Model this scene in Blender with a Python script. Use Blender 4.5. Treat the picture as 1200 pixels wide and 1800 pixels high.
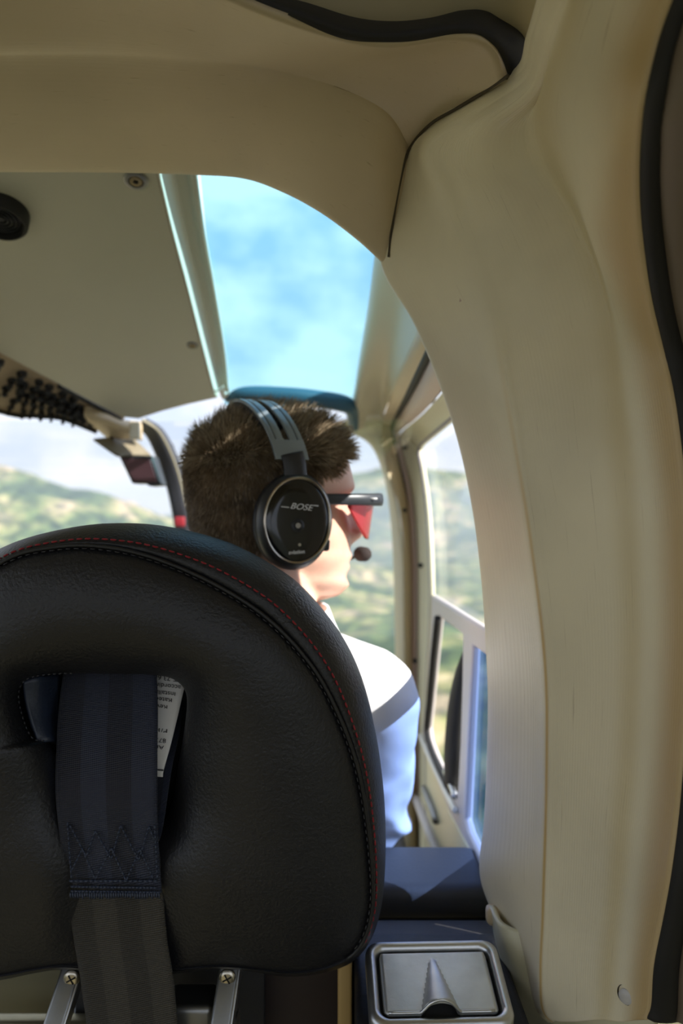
import bpy, bmesh, math, random
from mathutils import Vector, Matrix, noise
from math import sin, cos, pi, radians, exp, sqrt, atan2
random.seed(7)
for o in list(bpy.data.objects): bpy.data.objects.remove(o)
S = bpy.context.scene
C = S.collection

# ------------------------------------------------------------------ camera, sky, sun, exposure
CZ = 1.0
cam_d = bpy.data.cameras.new('camera'); cam = bpy.data.objects.new('camera', cam_d); C.objects.link(cam)
cam.location = (0, 0, CZ); cam.rotation_euler = (pi/2, 0, 0)
cam_d.sensor_fit = 'VERTICAL'; cam_d.sensor_height = 36; cam_d.sensor_width = 24; cam_d.lens = 28
cam_d.clip_start = .02; cam_d.clip_end = 20000
cam_d.dof.use_dof = True; cam_d.dof.focus_distance = .66; cam_d.dof.aperture_fstop = 4.5
S.camera = cam
S.view_settings.view_transform = 'Standard'; S.view_settings.look = 'None'
S.view_settings.gamma = 1; S.view_settings.use_curve_mapping = False
S.view_settings.exposure = 0.15

SKY_STRENGTH = 1.0
SUN_STRENGTH = 9.0
w = bpy.data.worlds.new('sky'); S.world = w; w.use_nodes = True
nt = w.node_tree; nt.nodes.clear()
def N(nt, t, **kw):
    n = nt.nodes.new(t)
    for k, v in kw.items():
        if k.startswith('i_'):
            n.inputs[k[2:].replace('_', ' ')].default_value = v
        else: setattr(n, k, v)
    return n
tc = N(nt, 'ShaderNodeTexCoord'); sep = N(nt, 'ShaderNodeSeparateXYZ'); nt.links.new(tc.outputs['Generated'], sep.inputs[0])
ramp = N(nt, 'ShaderNodeValToRGB'); r = ramp.color_ramp; r.interpolation = 'EASE'
r.elements[0].position = 0; r.elements[0].color = (.12, .13, .09, 1)
r.elements[1].position = 1; r.elements[1].color = (.26, .50, .95, 1)
for p, c in ((.485, (.22, .24, .20, 1)), (.50, (.84, .92, 1.02, 1)), (.545, (.74, .85, 1.04, 1)), (.72, (.52, .74, 1.12, 1))):
    e = r.elements.new(p); e.color = c
m1 = N(nt, 'ShaderNodeMapRange'); m1.inputs['From Min'].default_value = -1
nt.links.new(sep.outputs['Z'], m1.inputs['Value']); nt.links.new(m1.outputs[0], ramp.inputs[0])
mp = N(nt, 'ShaderNodeMapping'); mp.inputs['Scale'].default_value = (1, 1, 1.6); nt.links.new(tc.outputs['Generated'], mp.inputs[0])
cn = N(nt, 'ShaderNodeTexNoise'); cn.inputs['Scale'].default_value = 7.5; cn.inputs['Detail'].default_value = 6; cn.inputs['Roughness'].default_value = .5
nt.links.new(mp.outputs[0], cn.inputs['Vector'])
cr = N(nt, 'ShaderNodeValToRGB'); cr.color_ramp.elements[0].position = .42; cr.color_ramp.elements[1].position = .60
nt.links.new(cn.outputs['Fac'], cr.inputs[0])
up = N(nt, 'ShaderNodeMapRange'); up.inputs['From Min'].default_value = .0; up.inputs['From Max'].default_value = .05
nt.links.new(sep.outputs['Z'], up.inputs['Value'])
mu = N(nt, 'ShaderNodeMath', operation='MULTIPLY'); nt.links.new(cr.outputs[0], mu.inputs[0]); nt.links.new(up.outputs[0], mu.inputs[1])
mx = N(nt, 'ShaderNodeMixRGB'); mx.inputs[2].default_value = (1.12, 1.14, 1.2, 1)
nt.links.new(mu.outputs[0], mx.inputs[0]); nt.links.new(ramp.outputs[0], mx.inputs[1])
bg = N(nt, 'ShaderNodeBackground'); bg.inputs[1].default_value = SKY_STRENGTH
nt.links.new(mx.outputs[0], bg.inputs[0]); wo = N(nt, 'ShaderNodeOutputWorld'); nt.links.new(bg.outputs[0], wo.inputs[0])

sd = bpy.data.lights.new('sun', 'SUN'); sd.energy = SUN_STRENGTH; sd.angle = radians(.6); sd.color = (1, .95, .88)
sun = bpy.data.objects.new('sun', sd); C.objects.link(sun)
EL, AZ = radians(34), radians(-24)          # from the right, a little behind
sv = Vector((cos(EL)*cos(AZ), cos(EL)*sin(AZ), sin(EL)))
sun.rotation_euler = (-sv).to_track_quat('-Z', 'Y').to_euler()
sun.location = (3, 0, 4)

# ------------------------------------------------------------------ helpers
F = 1400.0
def P(px, py, y):            # pixel of the 1200x1800 frame at distance y -> world point
    return Vector(((px-600)/F*y, y, CZ+(900-py)/F*y))
def tag(o, label=None, cat=None, group=None, kind=None):
    if label: o['label'] = label
    if cat: o['category'] = cat
    if group: o['group'] = group
    if kind: o['kind'] = kind
    return o
def link(name, me, m=None, parent=None, smooth=True):
    o = bpy.data.objects.new(name, me); C.objects.link(o)
    if m:
        for x in (m if isinstance(m, (list, tuple)) else [m]): me.materials.append(x)
    if smooth and hasattr(me, 'polygons'):
        for p in me.polygons: p.use_smooth = True
    if parent:
        o.parent = parent; o.matrix_parent_inverse = Matrix.Identity(4)
        if parent.matrix_world != Matrix.Identity(4) or tuple(parent.location) != (0, 0, 0):
            pm = wm(parent); o.matrix_parent_inverse = pm.inverted()
    return o
def wm(o):
    m = o.matrix_basis.copy()
    if o.parent: m = wm(o.parent) @ o.matrix_parent_inverse @ m
    return m
def empty(name, loc, label=None, cat=None, group=None, kind=None):
    o = bpy.data.objects.new(name, None); C.objects.link(o); o.location = loc; o.empty_display_size = .05
    return tag(o, label, cat, group, kind)
def frombm(name, bm, m=None, parent=None, smooth=True):
    bmesh.ops.recalc_face_normals(bm, faces=bm.faces[:])
    me = bpy.data.meshes.new(name); bm.to_mesh(me); bm.free()
    return link(name, me, m, parent, smooth)
def sharp(o, deg=35):
    me = o.data; bm = bmesh.new(); bm.from_mesh(me)
    for e in bm.edges:
        if len(e.link_faces) == 2 and e.calc_face_angle(0) > radians(deg): e.smooth = False
    bm.to_mesh(me); bm.free(); return o
def bevel(o, wd, seg=3, ang=35):
    b = o.modifiers.new('bevel', 'BEVEL'); b.width = wd; b.segments = seg; b.limit_method = 'ANGLE'; b.angle_limit = radians(ang)
    return o
def solid(o, t, off=-1):
    b = o.modifiers.new('solid', 'SOLIDIFY'); b.thickness = t; b.offset = off; b.use_rim = True
    return o
def bake(o):                 # apply modifiers without operators
    dg = bpy.context.evaluated_depsgraph_get(); dg.update()
    me = bpy.data.meshes.new_from_object(o.evaluated_get(dg)); o.modifiers.clear(); old = o.data; o.data = me
    for p in me.polygons: p.use_smooth = True
    return o
def cr1(pts, t):             # Catmull-Rom on a list of vectors, t in 0..len-1
    n = len(pts); i = min(int(t), n-2); f = t-i
    p1, p2 = pts[i], pts[i+1]; p0 = pts[i-1] if i > 0 else p1*2-p2; p3 = pts[i+2] if i+2 < n else p2*2-p1
    return .5*((2*p1)+(p2-p0)*f+(2*p0-5*p1+4*p2-p3)*f*f+(3*p1-p0-3*p2+p3)*f**3)
def spline(pts, n):
    pts = [Vector(p) for p in pts]
    return [cr1(pts, (len(pts)-1)*k/(n-1)) for k in range(n)]
def even(pts, n, closed=False):     # resample a polyline at even spacing
    pts = [Vector(p) for p in pts]
    if closed: pts = pts+[pts[0]]
    d = [0]
    for a, b in zip(pts, pts[1:]): d.append(d[-1]+(b-a).length)
    out = []; j = 0; m = n if closed else n-1
    for k in range(n):
        s = d[-1]*k/m
        while j < len(d)-2 and d[j+1] < s: j += 1
        f = (s-d[j])/max(1e-9, d[j+1]-d[j]); out.append(pts[j].lerp(pts[j+1], min(1, max(0, f))))
    return out
def grid_mesh(name, rows, m, parent=None, closed_u=False, uv=None, smooth=True):
    bm = bmesh.new(); V = [[bm.verts.new(p) for p in r_] for r_ in rows]; uvl = bm.loops.layers.uv.new('UVMap')
    nr = len(rows); nc = len(rows[0])
    for i in range(nr-1):
        for j in range(nc if closed_u else nc-1):
            j2 = (j+1) % nc
            f = bm.faces.new((V[i][j], V[i][j2], V[i+1][j2], V[i+1][j]))
            us = [(j, i), (j+1, i), (j+1, i+1), (j, i+1)]
            for l, (a, b) in zip(f.loops, us): l[uvl].uv = (a/(nc-1), b/(nr-1))
    me = bpy.data.meshes.new(name); bm.to_mesh(me); bm.free()
    return link(name, me, m, parent, smooth)
def loft(name, curves, m, nu=60, nv=24, parent=None, thick=0, off=1):
    rows = [spline(c, nu) for c in curves]
    cols = [[rows[i][j] for i in range(len(rows))] for j in range(nu)]
    cols = [spline(c, nv) for c in cols]
    g = [[cols[j][i] for j in range(nu)] for i in range(nv)]
    o = grid_mesh(name, g, m, parent)
    if thick: solid(o, thick, off)
    return o
def tube_bm(bm, pts, rad, seg=10, cap=True, flat=1.0, upv=None):
    pts = [Vector(p) for p in pts]; n = len(pts); rings = []
    rs = rad if isinstance(rad, (list, tuple)) else [rad]*n
    prev = None
    for i in range(n):
        t = (pts[min(i+1, n-1)]-pts[max(i-1, 0)]).normalized()
        if prev is None:
            a = Vector(upv) if upv else (Vector((0, 0, 1)) if abs(t.z) < .9 else Vector((1, 0, 0)))
            a = (a-t*a.dot(t)).normalized()
        else: a = (prev-t*prev.dot(t)).normalized()
        prev = a; b = t.cross(a)
        rings.append([bm.verts.new(pts[i]+(a*cos(2*pi*k/seg)*flat+b*sin(2*pi*k/seg))*rs[i]) for k in range(seg)])
    for i in range(n-1):
        for k in range(seg):
            bm.faces.new((rings[i][k], rings[i][(k+1) % seg], rings[i+1][(k+1) % seg], rings[i+1][k]))
    if cap:
        bm.faces.new(rings[0][::-1]); bm.faces.new(rings[-1])
def tube(name, pts, rad, m, parent=None, seg=10, n=None, flat=1.0, upv=None):
    if n:
        pts = spline(pts, n)
        if isinstance(rad, (list, tuple)): rad = [v.x for v in spline([Vector((q, 0, 0)) for q in rad], n)]
    bm = bmesh.new(); tube_bm(bm, pts, rad, seg, True, flat, upv); return frombm(name, bm, m, parent)
def box_bm(bm, c, s, M=None):
    vs = []
    for x in (-.5, .5):
        for y in (-.5, .5):
            for z in (-.5, .5):
                p = Vector((c[0]+x*s[0], c[1]+y*s[1], c[2]+z*s[2])); vs.append(bm.verts.new(M @ p if M else p))
    for f in ((0, 1, 3, 2), (4, 6, 7, 5), (0, 4, 5, 1), (2, 3, 7, 6), (0, 2, 6, 4), (1, 5, 7, 3)): bm.faces.new([vs[i] for i in f])
def box(name, c, s, m, parent=None, bv=.004, M=None, seg=3):
    bm = bmesh.new(); box_bm(bm, c, s, M); o = frombm(name, bm, m, parent, True)
    if bv: bevel(o, bv, seg)
    return o
def plate(name, outer, holes, m, depthv, parent=None, bv=.003):     # planar outline with holes, given thickness along depthv
    bm = bmesh.new(); edges = []
    for loop in [outer]+holes:
        vs = [bm.verts.new(p) for p in loop]
        for a, b in zip(vs, vs[1:]+vs[:1]): edges.append(bm.edges.new((a, b)))
    bmesh.ops.triangle_fill(bm, use_beauty=True, use_dissolve=False, edges=edges)
    res = bmesh.ops.extrude_face_region(bm, geom=bm.faces[:])
    vs = [g for g in res['geom'] if isinstance(g, bmesh.types.BMVert)]
    bmesh.ops.translate(bm, verts=vs, vec=Vector(depthv))
    o = frombm(name, bm, m, parent, True)
    if bv: bevel(o, bv, 3, 40)
    sharp(o, 40)
    return o
def rrect(w_, h_, r_, n=6, cx=0, cy=0):
    out = []
    for sx, sy, a0 in ((1, 1, 0), (-1, 1, 90), (-1, -1, 180), (1, -1, 270)):
        for k in range(n+1):
            a = radians(a0+90*k/n); out.append((cx+sx*(w_/2-r_)+r_*cos(a), cy+sy*(h_/2-r_)+r_*sin(a)))
    return out
def lathe(name, prof, m, M, parent=None, seg=32, sx=1, sy=1):   # prof (r,z) about local z, placed by M
    bm = bmesh.new(); rings = []
    for r_, z in prof: rings.append([bm.verts.new(M @ Vector((r_*cos(2*pi*k/seg)*sx, r_*sin(2*pi*k/seg)*sy, z))) for k in range(seg)])
    for i in range(len(rings)-1):
        for k in range(seg): bm.faces.new((rings[i][k], rings[i][(k+1) % seg], rings[i+1][(k+1) % seg], rings[i+1][k]))
    for r_ in (rings[0], rings[-1]):
        try: bm.faces.new(r_)
        except Exception: pass
    o = frombm(name, bm, m, parent); return sharp(o, 40)
def text(name, s, size, m, M, parent=None, ext=.0003, shear=0, bold=0, align='LEFT'):
    cu = bpy.data.curves.new(name, 'FONT'); cu.body = s; cu.size = size; cu.extrude = ext; cu.shear = shear; cu.offset = bold
    cu.align_x = align
    t = bpy.data.objects.new(name, cu); C.objects.link(t)
    dg = bpy.context.evaluated_depsgraph_get(); dg.update()
    me = bpy.data.meshes.new_from_object(t.evaluated_get(dg)); bpy.data.objects.remove(t)
    me.transform(M); return link(name, me, m, parent, False)
def axes(o, x, y, z):
    M = Matrix.Identity(4)
    for i, v in enumerate((x, y, z)):
        v = Vector(v).normalized()
        for j in range(3): M[j][i] = v[j]
    for j in range(3): M[j][3] = o[j]
    return M

# ------------------------------------------------------------------ materials
def mat(name, col, rough=.5, metal=0, bump=0, bscale=200, cvar=0, cscale=5, col2=None, spec=.5, coord='Object', sheen=0, detail=4, sss=0, coat=0):
    m = bpy.data.materials.new(name); m.use_nodes = True; t = m.node_tree; b = t.nodes['Principled BSDF']
    b.inputs['Base Color'].default_value = (*col, 1); b.inputs['Roughness'].default_value = rough; b.inputs['Metallic'].default_value = metal
    b.inputs['Specular IOR Level'].default_value = spec; b.inputs['Sheen Weight'].default_value = sheen; b.inputs['Coat Weight'].default_value = coat
    if sss:
        b.inputs['Subsurface Weight'].default_value = sss; b.inputs['Subsurface Radius'].default_value = (.01, .004, .002); b.inputs['Subsurface Scale'].default_value = 1
    c = N(t, 'ShaderNodeTexCoord')
    if cvar or col2:
        n = N(t, 'ShaderNodeTexNoise'); n.inputs['Scale'].default_value = cscale; n.inputs['Detail'].default_value = 5
        t.links.new(c.outputs[coord], n.inputs['Vector'])
        rp = N(t, 'ShaderNodeValToRGB'); rp.color_ramp.elements[0].position = .35; rp.color_ramp.elements[1].position = .65
        c2 = col2 or tuple(v*(1-cvar) for v in col)
        rp.color_ramp.elements[0].color = (*c2, 1); rp.color_ramp.elements[1].color = (*col, 1)
        t.links.new(n.outputs['Fac'], rp.inputs[0]); t.links.new(rp.outputs[0], b.inputs['Base Color'])
    if bump:
        n = N(t, 'ShaderNodeTexNoise'); n.inputs['Scale'].default_value = bscale; n.inputs['Detail'].default_value = detail
        t.links.new(c.outputs[coord], n.inputs['Vector'])
        bp = N(t, 'ShaderNodeBump'); bp.inputs['Strength'].default_value = bump; bp.inputs['Distance'].default_value = .001
        t.links.new(n.outputs['Fac'], bp.inputs['Height']); t.links.new(bp.outputs[0], b.inputs['Normal'])
    return m
def ribbed(name, col, nrib=90, along='X', col2=None, slub=(3, 160), amp=.25, tan_bands=()):
    """aged ribbed vinyl in the panel's own UV: fine ribs, slub dashes, yellowing bands that belong to the panel"""
    m = bpy.data.materials.new(name); m.use_nodes = True; t = m.node_tree; b = t.nodes['Principled BSDF']
    b.inputs['Roughness'].default_value = .42; b.inputs['Specular IOR Level'].default_value = .45
    c = N(t, 'ShaderNodeTexCoord'); s = N(t, 'ShaderNodeSeparateXYZ'); t.links.new(c.outputs['UV'], s.inputs[0])
    v = N(t, 'ShaderNodeMath', operation='MULTIPLY'); v.inputs[1].default_value = nrib*2*pi
    t.links.new(s.outputs['Y'], v.inputs[0])
    sn = N(t, 'ShaderNodeMath', operation='SINE'); t.links.new(v.outputs[0], sn.inputs[0])
    mpp = N(t, 'ShaderNodeMapping'); mpp.inputs['Scale'].default_value = (slub[0]*6, slub[1], 1); t.links.new(c.outputs['UV'], mpp.inputs[0])
    n = N(t, 'ShaderNodeTexNoise'); n.inputs['Scale'].default_value = 1; n.inputs['Detail'].default_value = 3; t.links.new(mpp.outputs[0], n.inputs['Vector'])
    rp = N(t, 'ShaderNodeValToRGB'); rp.color_ramp.elements[0].position = .66; rp.color_ramp.elements[0].color = (0, 0, 0, 1); rp.color_ramp.elements[1].position = .8
    t.links.new(n.outputs['Fac'], rp.inputs[0])
    h = N(t, 'ShaderNodeMath', operation='MULTIPLY_ADD'); h.inputs[1].default_value = amp; t.links.new(sn.outputs[0], h.inputs[0]); t.links.new(rp.outputs[0], h.inputs[2])
    bp = N(t, 'ShaderNodeBump'); bp.inputs['Strength'].default_value = .35; bp.inputs['Distance'].default_value = .0006
    t.links.new(h.outputs[0], bp.inputs['Height']); t.links.new(bp.outputs[0], b.inputs['Normal'])
    big = N(t, 'ShaderNodeTexNoise'); big.inputs['Scale'].default_value = 6; big.inputs['Detail'].default_value = 4; t.links.new(c.outputs['Object'], big.inputs['Vector'])
    mx_ = N(t, 'ShaderNodeMixRGB'); mx_.inputs[1].default_value = (*col, 1); mx_.inputs[2].default_value = (*(col2 or tuple(q*.86 for q in col)), 1)
    r2 = N(t, 'ShaderNodeMapRange'); r2.inputs['From Min'].default_value = .4; r2.inputs['From Max'].default_value = .65; t.links.new(big.outputs['Fac'], r2.inputs['Value'])
    t.links.new(r2.outputs[0], mx_.inputs[0]); last = mx_.outputs[0]
    for (v0, wd, sc, st) in tan_bands:
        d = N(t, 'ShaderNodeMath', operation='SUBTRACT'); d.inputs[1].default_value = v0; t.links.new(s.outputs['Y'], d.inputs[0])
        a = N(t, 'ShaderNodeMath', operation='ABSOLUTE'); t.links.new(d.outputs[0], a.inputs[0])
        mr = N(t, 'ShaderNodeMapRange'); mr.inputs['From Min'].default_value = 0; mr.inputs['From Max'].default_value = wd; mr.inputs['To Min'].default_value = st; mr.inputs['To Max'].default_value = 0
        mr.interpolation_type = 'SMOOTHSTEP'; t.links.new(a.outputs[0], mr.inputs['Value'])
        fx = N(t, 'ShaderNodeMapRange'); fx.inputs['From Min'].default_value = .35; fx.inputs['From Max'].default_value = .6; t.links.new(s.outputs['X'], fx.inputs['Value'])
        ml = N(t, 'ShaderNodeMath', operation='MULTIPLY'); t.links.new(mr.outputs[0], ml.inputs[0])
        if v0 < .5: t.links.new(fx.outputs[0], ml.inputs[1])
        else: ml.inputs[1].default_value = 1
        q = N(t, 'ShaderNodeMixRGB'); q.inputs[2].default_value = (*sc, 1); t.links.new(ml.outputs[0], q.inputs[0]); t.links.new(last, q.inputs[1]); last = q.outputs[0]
    dk = N(t, 'ShaderNodeMixRGB'); dk.blend_type = 'MULTIPLY'; dk.inputs[2].default_value = (.72, .68, .6, 1)
    t.links.new(rp.outputs[0], dk.inputs[0]); t.links.new(last, dk.inputs[1]); t.links.new(dk.outputs[0], b.inputs['Base Color'])
    return m
def glass(name, tint, gloss=.06, rough=0.0):
    m = bpy.data.materials.new(name); m.use_nodes = True; t = m.node_tree; t.nodes.clear()
    a = N(t, 'ShaderNodeBsdfTransparent'); a.inputs[0].default_value = (*tint, 1)
    g = N(t, 'ShaderNodeBsdfGlossy'); g.inputs['Roughness'].default_value = rough; g.inputs[0].default_value = (1, 1, 1, 1)
    fr = N(t, 'ShaderNodeFresnel'); fr.inputs[0].default_value = 1.3
    k = N(t, 'ShaderNodeMath', operation='MULTIPLY'); k.inputs[1].default_value = gloss*10; t.links.new(fr.outputs[0], k.inputs[0])
    mx_ = N(t, 'ShaderNodeMixShader'); t.links.new(k.outputs[0], mx_.inputs[0]); t.links.new(a.outputs[0], mx_.inputs[1]); t.links.new(g.outputs[0], mx_.inputs[2])
    o = N(t, 'ShaderNodeOutputMaterial'); t.links.new(mx_.outputs[0], o.inputs[0]); return m

BEIGE = (.56, .46, .28)
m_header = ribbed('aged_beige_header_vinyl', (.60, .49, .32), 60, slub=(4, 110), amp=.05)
m_pillar = ribbed('beige_pillar_vinyl', (.82, .735, .53), 105, slub=(2.2, 150), amp=.16,
                  tan_bands=((.385, .030, (.60, .38, .09), .85), (.97, .13, (.48, .31, .11), .8), (.76, .07, (.52, .38, .12), .35)))  # tan bands along the crease, the right edge and the valley
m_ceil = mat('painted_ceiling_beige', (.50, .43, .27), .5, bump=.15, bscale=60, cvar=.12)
m_roof = mat('roof_lining_beige', (.60, .58, .46), .45, bump=.12, bscale=90, cvar=.08, cscale=3)
m_side = mat('roof_side_beige', (.62, .55, .38), .4, cvar=.06)
m_jamb = mat('door_jamb_tan', (.66, .52, .32), .45, cvar=.08)
m_door = mat('door_cream_paint', (.72, .68, .47), .35, bump=.05, bscale=80, cvar=.07)
m_doorlip = mat('door_lip_pinkish', (.62, .48, .40), .45)
m_doorgrey = mat('door_window_frame_grey', (.62, .56, .54), .4)
m_rubber = mat('black_rubber', (.012, .011, .010), .7)
m_black = mat('black_plastic', (.015, .015, .017), .4, bump=.1, bscale=400)
m_gap = mat('seam_shadow_filler', (.06, .045, .025), .8)
m_brown = mat('brown_door_trim', (.17, .13, .09), .6)
m_leather = mat('black_leather', (.0125, .0125, .0145),   .44, bump=.9, bscale=330, spec=.5, detail=6)
m_leather2 = mat('navy_leather', (.02, .028, .05), .4, bump=.5, bscale=260, detail=6)
m_pipe = mat('black_piping', (.010, .010, .011), .5)
m_red = mat('red_thread', (.28, .010, .018), .6)
m_bthread = mat('black_thread', (.035, .035, .04), .5)
m_metal = mat('brushed_aluminium', (.72, .73, .74), .36, 1, bump=.1, bscale=150, cvar=.2, cscale=12)
m_metald = mat('worn_dark_metal', (.30, .30, .29), .42, 1, bump=.1, bscale=150)
m_plate = mat('satin_ashtray_steel', (.82, .84, .84), .5, 1, bump=.12, bscale=260, cvar=.22, cscale=25)
m_char = mat('charcoal_vinyl', (.052, .050, .050), .55, bump=.3, bscale=220)
m_dark = mat('dark_box_coating', (.014, .014, .016), .6, bump=.5, bscale=120)
m_tan = mat('tan_trim_strip', (.52, .35, .13), .4)
m_olive = mat('olive_floor_covering', (.16, .14, .07), .8, cvar=.3)
m_skin = mat('skin', (.74, .47, .35), .45, bump=.15, bscale=300, col2=(.66, .37, .27), cscale=22, sss=.15)
m_shirt = mat('white_cotton', (.86, .85, .87), .8, bump=.1, bscale=500)
m_trouser = mat('dark_trousers', (.03, .03, .04), .8)
m_hair = mat('brown_hair', (.30, .21, .125), .42, col2=(.12, .08, .045), cscale=28, spec=.6)
m_hair2 = mat('light_hair', (.58, .47, .32), .42, col2=(.28, .21, .13), cscale=40, spec=.6)
m_hs = mat('headset_black', (.014, .015, .018), .38, spec=.5)
m_hsgloss = mat('headset_gloss_black', (.006, .006, .007), .12, spec=.6)
m_hsband = mat('headset_band_grey', (.24, .28, .30), .32, .2)
m_hsring = mat('headset_ring_champagne', (.42, .36, .29), .25, 1)
m_white = mat('white_print', (.75, .75, .75), .5)
m_foam = mat('foam_windscreen', (.035, .025, .022), .95, bump=.8, bscale=900)
m_gframe = mat('sunglasses_frame', (.03, .034, .04), .35)
m_lens = mat('red_mirror_lens', (.50, .04, .045), .15, .6)
m_paper = mat('paper_label', (.85, .82, .76), .6)
m_ink = mat('label_ink', (.03, .03, .03), .7)
m_blk_plastic = m_black
m_glass = glass('clear_acrylic', (.97, .98, .99), .012)
m_bluegl = glass('blue_tinted_acrylic', (.70, .92, .97), .004)
m_blue2 = glass('side_sky_reflection_acrylic', (.50, .64, .94), .02)  # blue tint put in for the sky reflected in the lower pane

def webbing(name, c1, c2, lanes=4):
    m = bpy.data.materials.new(name); m.use_nodes = True; t = m.node_tree; b = t.nodes['Principled BSDF']
    b.inputs['Roughness'].default_value = .6; b.inputs['Sheen Weight'].default_value = .1
    c = N(t, 'ShaderNodeTexCoord'); s = N(t, 'ShaderNodeSeparateXYZ'); t.links.new(c.outputs['UV'], s.inputs[0])
    a = N(t, 'ShaderNodeMath', operation='MULTIPLY'); a.inputs[1].default_value = lanes; t.links.new(s.outputs['X'], a.inputs[0])
    fl = N(t, 'ShaderNodeMath', operation='FLOOR'); t.links.new(a.outputs[0], fl.inputs[0])
    md = N(t, 'ShaderNodeMath', operation='MODULO'); md.inputs[1].default_value = 2; t.links.new(fl.outputs[0], md.inputs[0])
    x = N(t, 'ShaderNodeMixRGB'); x.inputs[1].default_value = (*c1, 1); x.inputs[2].default_value = (*c2, 1); t.links.new(md.outputs[0], x.inputs[0]); t.links.new(x.outputs[0], b.inputs['Base Color'])
    # twill: diagonal in even lanes, cross ribs in odd lanes
    k = N(t, 'ShaderNodeMath', operation='MULTIPLY_ADD'); k.inputs[1].default_value = 60
    y = N(t, 'ShaderNodeMath', operation='MULTIPLY'); y.inputs[1].default_value = 700; t.links.new(s.outputs['Y'], y.inputs[0])
    t.links.new(s.outputs['X'], k.inputs[0]); t.links.new(y.outputs[0], k.inputs[2])
    sn = N(t, 'ShaderNodeMath', operation='SINE'); t.links.new(k.outputs[0], sn.inputs[0])
    x2 = N(t, 'ShaderNodeMath', operation='MULTIPLY'); x2.inputs[1].default_value = 300; t.links.new(s.outputs['X'], x2.inputs[0])
    sn2 = N(t, 'ShaderNodeMath', operation='SINE'); t.links.new(x2.outputs[0], sn2.inputs[0])
    ad = N(t, 'ShaderNodeMath', operation='MULTIPLY_ADD'); ad.inputs[1].default_value = .4; t.links.new(sn2.outputs[0], ad.inputs[0]); t.links.new(sn.outputs[0], ad.inputs[2])
    bp = N(t, 'ShaderNodeBump'); bp.inputs['Strength'].default_value = .6; bp.inputs['Distance'].default_value = .0004
    t.links.new(ad.outputs[0], bp.inputs['Height']); t.links.new(bp.outputs[0], b.inputs['Normal'])
    return m
m_web = webbing('navy_webbing', (.008, .010, .022), (.018, .023, .045))
m_web2 = webbing('olive_black_webbing', (.020, .016, .010), (.038, .032, .022))

# ------------------------------------------------------------------ landscape (far outside)
def terr_mat():
    m = bpy.data.materials.new('wooded_hillside'); m.use_nodes = True; t = m.node_tree; b = t.nodes['Principled BSDF']
    b.inputs['Roughness'].default_value = .9; b.inputs['Specular IOR Level'].default_value = .1
    c = N(t, 'ShaderNodeTexCoord')
    n1 = N(t, 'ShaderNodeTexNoise'); n1.inputs['Scale'].default_value = .008; n1.inputs['Detail'].default_value = 6; n1.inputs['Roughness'].default_value = .6; t.links.new(c.outputs['Object'], n1.inputs['Vector'])
    n2 = N(t, 'ShaderNodeTexNoise'); n2.inputs['Scale'].default_value = .045; n2.inputs['Detail'].default_value = 5; t.links.new(c.outputs['Object'], n2.inputs['Vector'])
    r1 = N(t, 'ShaderNodeValToRGB'); e = r1.color_ramp.elements
    e[0].position = .38; e[0].color = (.055, .10, .04, 1); e[1].position = .62; e[1].color = (.62, .50, .34, 1)
    k = r1.color_ramp.elements.new(.47); k.color = (.14, .21, .065, 1); k = r1.color_ramp.elements.new(.55); k.color = (.38, .38, .16, 1)
    sp_ = N(t, 'ShaderNodeSeparateXYZ'); t.links.new(c.outputs['Object'], sp_.inputs[0])
    mr_ = N(t, 'ShaderNodeMapRange'); mr_.inputs['From Min'].default_value = 200; mr_.inputs['From Max'].default_value = 900; mr_.inputs['To Min'].default_value = .10; mr_.inputs['To Max'].default_value = -.01; t.links.new(sp_.outputs['Y'], mr_.inputs['Value'])
    ad_ = N(t, 'ShaderNodeMath', operation='ADD'); t.links.new(n1.outputs['Fac'], ad_.inputs[0]); t.links.new(mr_.outputs[0], ad_.inputs[1]); t.links.new(ad_.outputs[0], r1.inputs[0])
    r2 = N(t, 'ShaderNodeValToRGB'); r2.color_ramp.elements[0].position = .4; r2.color_ramp.elements[0].color = (.16, .2, .18, 1); r2.color_ramp.elements[1].position = .6; r2.color_ramp.elements[1].color = (.85, .82, .75, 1)
    t.links.new(n2.outputs['Fac'], r2.inputs[0])
    x = N(t, 'ShaderNodeMixRGB'); x.blend_type = 'MULTIPLY'; x.inputs[0].default_value = .9; t.links.new(r1.outputs[0], x.inputs[1]); t.links.new(r2.outputs[0], x.inputs[2]); t.links.new(x.outputs[0], b.inputs['Base Color'])
    return m
m_terr = terr_mat()
def g2(x, y, cx, cy, sx, sy, ang=0):
    dx, dy = x-cx, y-cy; a = radians(ang); u = dx*cos(a)+dy*sin(a); v = -dx*sin(a)+dy*cos(a)
    return exp(-(u/sx)**2-(v/sy)**2)
def hterr(x, y):
    h = -170
    h += 262*g2(x, y, -900, 1700, 760, 420, -4)
    h += 350*g2(x, y, 520, 3500, 1500, 480, 0)
    h += 190*g2(x, y, 900, 2400, 420, 380, 20)
    h += 128*g2(x, y, -300, 480, 170, 150)
    h += 60*g2(x, y, 60, 620, 160, 200)
    h += 60*g2(x, y, 190, 330, 90, 150)
    q = noise.fractal(Vector((x*.0022, y*.0022, 3.1)), .9, 2.1, 6)
    h += q*42*min(1, y/700+.25)
    return h+noise.noise(Vector((x*.03, y*.03, 0)))*6
rows = []
NY, NX = 190, 220
for i in range(NY):
    f = i/(NY-1); y = 40+4200*f**1.9
    rows.append([Vector(((j/(NX-1)-.5)*(900+y*1.9), y, hterr((j/(NX-1)-.5)*(900+y*1.9), y))) for j in range(NX)])
tg = grid_mesh('ground', rows, m_terr)
tag(tg, 'hazy wooded hills and valley far below, seen through the windows', 'landscape', kind='structure')

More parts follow.
